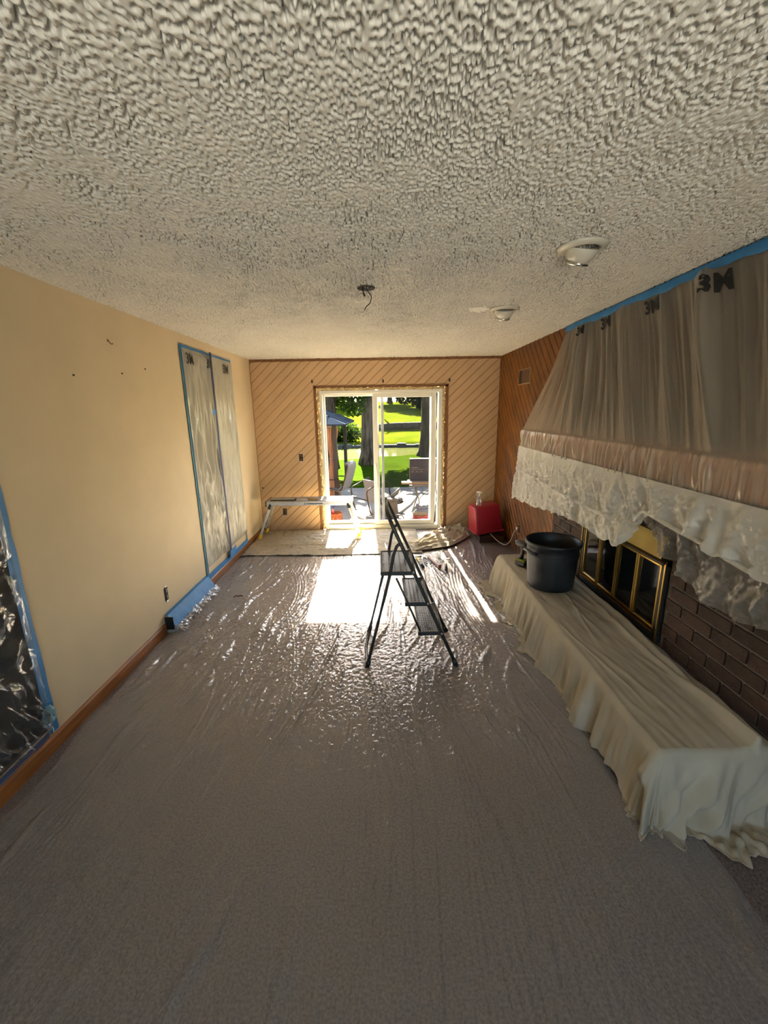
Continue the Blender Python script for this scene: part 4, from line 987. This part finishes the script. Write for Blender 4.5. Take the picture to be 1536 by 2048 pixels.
def log():
    t = thing('dark_log_band', 'long dark log shaped band across the far lawn above the pond', 'log', (3.2, 36.0, G+.72))
    MB().tube([(-4.2, .1, .12), (-2, 0, .22), (1, .1, .24), (4, 0, .30), (7.5, -.2, .42)], [.26, .30, .32, .34, .36], 12).build('trunk', m_bark, t, smooth=True)  # dark bark tube forming a long low band
    MB().tube([(-2.4, 0, .3), (-2.9, -.2, .8)], [.10, .03], 7).build('branch_stub', m_bark, t); MB().tube([(1.0, 0, .4), (1.4, .1, .9)], [.09, .03], 7).build('branch_stub', m_bark, t)
log()

# ------------------------------------------------------------------ gazebo
def gazebo():
    t = thing('gazebo', 'dark framed gazebo with metal roof and tied tan curtains', 'gazebo', (-2.9, 11.9, G)); z0 = 1.98
    mf = mat('gazebo_frame', (0.02, 0.018, 0.016), .5); mr = mat('blue_grey_metal_roof', (.012, .017, .026), 1, spec=0)
    x0, x1, y0, y1 = -1.75, 1.75, -1.5, 1.5
    for x in (x0, x1):
        for y in (y0, y1): MB().box(x-.05, x+.05, y-.05, y+.05, 0, z0, .006).build('post', mf, t)
    MB().box(x0-.06, x1+.06, y0-.04, y0+.04, z0-.10, z0, .006).build('beam', mat('pale_beam', (0.072, 0.0636, 0.0432), .6), t); MB().box(x0-.06, x1+.06, y1-.04, y1+.04, z0-.10, z0, .006).build('beam', mf, t)
    for x in (x0, x1): MB().box(x-.04, x+.04, y0+.04, y1-.04, z0-.10, z0, .006).build('beam', mf, t)
    e = .30; ap = (0, 0, z0+.85); cs = [(x0-e, y0-e, z0), (x1+e, y0-e, z0), (x1+e, y1+e, z0), (x0-e, y1+e, z0)]
    for k in range(4):
        a, b = Vector(cs[k]), Vector(cs[(k+1) % 4]); c = Vector(ap); dn = Vector((0, 0, -.03))
        p = MB().add([a, b, c, a+dn, b+dn, c+dn], [(0, 1, 2), (5, 4, 3), (0, 3, 4, 1), (1, 4, 5, 2), (2, 5, 3, 0)]).build('roof_panel', mr, t)
        for j in range(1, 9): q0 = a.lerp(b, j/9); q1 = q0.lerp(c, 1-abs(2*j/9-1)) if False else q0.lerp(a.lerp(b, .5), 0)+(c-(a+b)/2)*(1-abs(2*j/9-1)); MB().tube([q0+Vector((0, 0, .012)), q1+Vector((0, 0, .012))], .014, 5).build('roof_seam', mr, p)
    mc = mat('tan_curtain', (.15, .080, .045), .85, var=.1, vscale=8)
    for sx, cx in ((1, x1-.11), (-1, x0+.11)):
        n = 60; zs = np.linspace(.04, z0-.11, 50); P = np.zeros((50, n, 3))
        for i, z in enumerate(zs):
            k = abs(z-1.12); wdt = .035+.125*sstep(0, .75, np.array(k))*(1 if z > 1.12 else .95); a = np.linspace(0, 2*np.pi, n)
            rr_ = 1+.28*np.sin(a*9+z*1.2)
            P[i, :, 0] = cx+wdt*rr_*np.cos(a); P[i, :, 1] = y0+.10+wdt*.55*rr_*np.sin(a); P[i, :, 2] = z
        cu = grid('curtain', P, mc, t); MB().lathe([(.048, -.012), (.052, 0), (.048, .012)], 16, Matrix.Translation((cx, y0+.10, 1.12))).build('tie_band', mat('pale_tie', (0.12, 0.084, 0.052), .7), cu)
gazebo()

# ------------------------------------------------------------------ patio furniture and clutter
m_outw = mat('outdoor_white', (.10, .098, .09), .6)
m_outy = mat('outdoor_yellow', (.14, .095, .01), .5)
m_sling = mat('grey_white_sling', (.10, .097, .088), .8, var=.06, vscale=60, stretch=(1, 1, 6)); m_tubes = mat('dark_bronze_tube', (0.018, 0.014, 0.0112), .4)
def sling_chair(label, loc, rotz, group=None):
    t = thing('patio_chair', label, 'chair', loc, rotz)           # faces local +y
    prof = catmull([(.0, .30, .40), (.0, .05, .40), (.0, -.18, .36), (.0, -.27, .50), (.0, -.36, .80), (.0, -.40, .96), (.0, -.38, 1.02)], 6)
    n = len(prof)
    def sheet(a, b, nm, dy=.0):
        v = []; f = []
        for i in range(a, b):
            p = prof[i]
            for x in (-.25, .25):
                for th in (0, .035): tn = (prof[min(i+1, n-1)]-prof[max(i-1, 0)]).normalized(); nn = Vector((0, -tn.z, tn.y)); v.append((x, p.y-nn.y*th*-1, p.z-nn.z*th*-1))
        for i in range(b-a-1):
            k = 4*i; f += [(k, k+2, k+6, k+4), (k+1, k+5, k+7, k+3), (k, k+4, k+5, k+1), (k+2, k+3, k+7, k+6)]
        f += [(0, 1, 3, 2), (4*(b-a-1), 4*(b-a-1)+2, 4*(b-a-1)+3, 4*(b-a-1)+1)]
        MB().add(v, f).build(nm, m_sling, t)
    sheet(0, 14, 'seat_pad'); sheet(14, n, 'back_pad')
    MB().tube([(-.2, -.375, .97), (-.2, -.36, 1.02), (.2, -.36, 1.02), (.2, -.375, .97)], .045, 10).build('head_pillow', m_sling, t, smooth=True)
    for s in (-1, 1):
        MB().tube([(s*.27, p.y, p.z) for p in prof[::3]], .014, 8).build('side_rail', m_tubes, t, smooth=True)
        MB().tube(catmull([(s*.29, -.30, .60), (s*.31, -.05, .63), (s*.31, .22, .61), (s*.30, .27, .52), (s*.28, .26, .40)], 5), .014, 8).build('armrest', m_tubes, t, smooth=True)
        MB().tube(catmull([(s*.27, .26, .40), (s*.28, .24, .2), (s*.28, .20, .04), (s*.28, 0, .015), (s*.28, -.28, .02), (s*.28, -.34, .06)], 5), .014, 8).build('leg_loop', m_tubes, t, smooth=True)
    MB().tube([(-.28, .0, .018), (.28, .0, .018)], .012, 8).build('stretcher', m_tubes, t); MB().tube([(-.27, -.2, .37), (.27, -.2, .37)], .012, 8).build('stretcher', m_tubes, t)
    return t
sling_chair('pale high backed sling chair standing upright beside the gazebo curtain', (-1.14, 10.5, G), math.radians(72))
c2 = sling_chair('pale sling chair tipped over on its back on the patio', (-.52, 9.0, G+.33), 0); c2.rotation_euler = (math.radians(78), 0, math.radians(130)); c2.location = (-.50, 8.95, G+.40)
def folding_table():
    t = thing('folding_table', 'white folding table carrying a dark carton on the patio', 'table', (1.30, 9.0, G)); mw = mat('white_table_top', (0.075, 0.075, 0.0725), .5)
    MB().box(-.72, .72, -.36, .36, .705, .745, .012).build('table_top', mw, t)
    for s in (-1, 1):
        for y in (-.26, .26): MB().tube([(s*.58, y, .705), (s*.50, y*1.02, .35), (s*.62, y*1.1, .0)], .013, 8).build('leg', mat('grey_leg_tube', (0.066, 0.066, 0.066), .4), t, smooth=True)
        MB().tube([(s*.50, -.27, .35), (s*.50, .27, .35)], .011, 8).build('cross_bar', MATS['grey_leg_tube'], t); MB().tube([(s*.50, 0, .35), (s*.16, 0, .69)], .010, 8).build('brace', MATS['grey_leg_tube'], t)
    for k, y in enumerate((-.30, -.19)):
        o = thing('wood_board', ('light pine board overhanging the front edge of the folding table', 'light pine board lying just behind the front one on the table')[k], 'board', (1.28, 9.0+y, G+.7465), -.10)
        MB().box(-.86, .8, -.04, .04, 0, .038, .003).build('board_body', mat('pine_board', (0.145, 0.1075, 0.0575), .6, var=.12, vscale=20, stretch=(.1, 1, 1)), o); MB().box(-.8605, -.859, -.036, .036, .004, .034).build('end_grain', mat('pine_end', (0.125, 0.09, 0.05), .8), o)
    b = thing('flat_carton', 'large dark carton with white print standing on the folding table', 'carton', (1.22, 9.16, G+.7465)); mc = mat('dark_carton', (0.0225, 0.0225, 0.03), .55)
    MB().box(-.60, .6, -.07, .07, 0, .50, .006).build('carton_body', mc, b)
    for x0, x1, z0, z1, m_ in ((-.12, .0, .385, .41, m_outw), (.02, .09, .385, .41, mat('red_print', (.10, .01, .012), .5)), (.11, .24, .385, .41, m_outw), (-.56, -.42, .30, .315, m_outw), (-.56, -.1, .262, .270, m_outw), (-.56, -.53, .20, .225, m_outw), (-.46, -.42, .20, .225, m_outw), (-.37, -.33, .20, .225, m_outw)):
        MB().box(x0, x1, -.0715, -.07, z0, z1).build('printed_patch', m_, b)
folding_table()
def clutter():
    t = thing('red_cooler', 'red cooler with white lid and plastic bag on the patio', 'cooler', (.93, 8.15, G)); mr = mat('red_cooler_shell', (0.147, 0.0175, 0.0158), .5)
    MB().box(-.30, .34, -.20, .20, 0, .26, .025).build('body', mr, t); MB().box(-.31, .35, -.21, .21, .26, .33, .02).build('lid', m_outw, t)
    g = Field(2, 2, .02, .14, .14, 95, .7); X, Y = np.meshgrid(np.linspace(-.30, .33, 40), np.linspace(-.2, .2, 26)); e = np.minimum(1, np.minimum(np.minimum(X+.30, .33-X), np.minimum(Y+.2, .2-Y))*14)
    grid('plastic_bag', np.stack([X, Y, .332+e*(.05+.03*g(X, Y))], -1), film('bag_plastic', (0.12, 0.12, 0.117), .8, .2, .2, .5, 20, .8), t)
    MB().tube(catmull([(-.25, -.21, .22), (-.1, -.235, .30), (.1, -.235, .30), (.28, -.21, .22)], 5), .010, 8).build('handle', m_outw, t, smooth=True)
    t = thing('saw_stand', 'grey metal tool stand with a clamp head on the patio', 'tool stand', (.22, 8.75, G)); mg = mat('grey_cast_metal', (0.072, 0.078, 0.078), .45, metal=.3)
    MB().prism([(-.12, 0), (.14, 0), (.10, .40), (-.08, .40)], -.10, .10, 'y').build('base_column', mg, t); MB().box(-.12, .13, -.13, .13, .40, .46, .01).build('table_plate', mg, t)
    MB().tube([(-.02, 0, .46), (.08, 0, .56), (.16, 0, .66)], [.05, .04, .02], 10).build('clamp_arm', mg, t, smooth=True); MB().tube([(-.12, 0, .43), (-.26, .0, .50)], .022, 8).build('side_handle', mg, t, smooth=True)
    MB().tube([(-.02, -.11, .10), (-.02, -.13, .10)], .05, 14).build('wheel_knob', m_black, t, smooth=True)
    t = thing('tool_bag', 'orange brown bucket tool bag with tools in its pockets', 'tool bag', (-.96, 8.2, G)); mo = mat('orange_canvas_bag', (0.126, 0.0455, 0.0175), .8); mk = mat('dark_pocket_cloth', (0.025, 0.0175, 0.015), .85)
    MB().lathe([(.0, 0), (.135, 0), (.145, .02), (.148, .28), (.140, .285), (.135, .05), (.0, .04)], 24).build('bag_body', mo, t, smooth=True)
    MB().lathe([(.149, .01), (.156, .02), (.156, .15), (.150, .155)], 24).build('pocket_band', mk, t, smooth=True)
    for k, (a, m_, h) in enumerate(((-118, m_outy, .20), (-100, m_outy, .21), (-72, mat('red_tool_grip', (0.217, 0.014, 0.0175), .4), .24), (-62, MATS['red_tool_grip'], .20))):
        c, s = math.cos(math.radians(a)), math.sin(math.radians(a)); MB().tube([(c*.165, s*.165, .05), (c*.168, s*.168, h)], [.008, .011], 8).build('tool_handle', m_, t, smooth=True)
    MB().tube([(-.03, -.03, .24), (-.04, -.05, .36)], [.02, .026], 8).build('tool_handle', MATS['red_tool_grip'], t, smooth=True)
    MB().tube(catmull([(-.14, 0, .26), (-.09, 0, .34), (.0, 0, .36), (.09, 0, .34), (.14, 0, .26)], 5), .010, 8).build('carry_handle', m_black, t, smooth=True)
    # dark bag on the ground
    g = Field(2, 2, .02, .2, .2, 97, .7); th, ph = np.meshgrid(np.linspace(0, 2*np.pi, 40), np.linspace(0, np.pi/2, 14)); r = 1+.12*g(th/6, ph/2)*np.sin(ph)*np.abs(np.sin(th/2))
    P = np.stack([.26*r*np.cos(th)*np.sin(ph), .18*r*np.sin(th)*np.sin(ph), .16*r*np.cos(ph)], -1)
    o = thing('dark_work_bag', 'slumped dark teal work bag on the patio beside the red cooler', 'bag', (.335, 8.10, G)); grid('bag_body', P, mat('dark_teal_cloth', (0.0175, 0.03, 0.035), .7), o)
    MB().tube(catmull([(-.1, 0, .14), (-.05, -.02, .24), (.06, -.02, .23), (.1, 0, .14)], 5), .009, 7).build('strap', m_black, o, smooth=True)
clutter()

# specular cut on outdoor surfaces, to keep the bright sky's sheen off dark ones
for k in ('patio_concrete', 'grey_brown_bark', 'dark_carton', 'gazebo_frame', 'grey_white_sling', 'tan_curtain', 'white_table_top', 'dark_bronze_tube', 'grey_cast_metal', 'outdoor_white', 'pine_board', 'red_cooler_shell', 'orange_canvas_bag', 'dark_teal_cloth', 'pale_stone'):
    MATS[k].node_tree.nodes['Principled BSDF'].inputs['Specular IOR Level'].default_value = .06
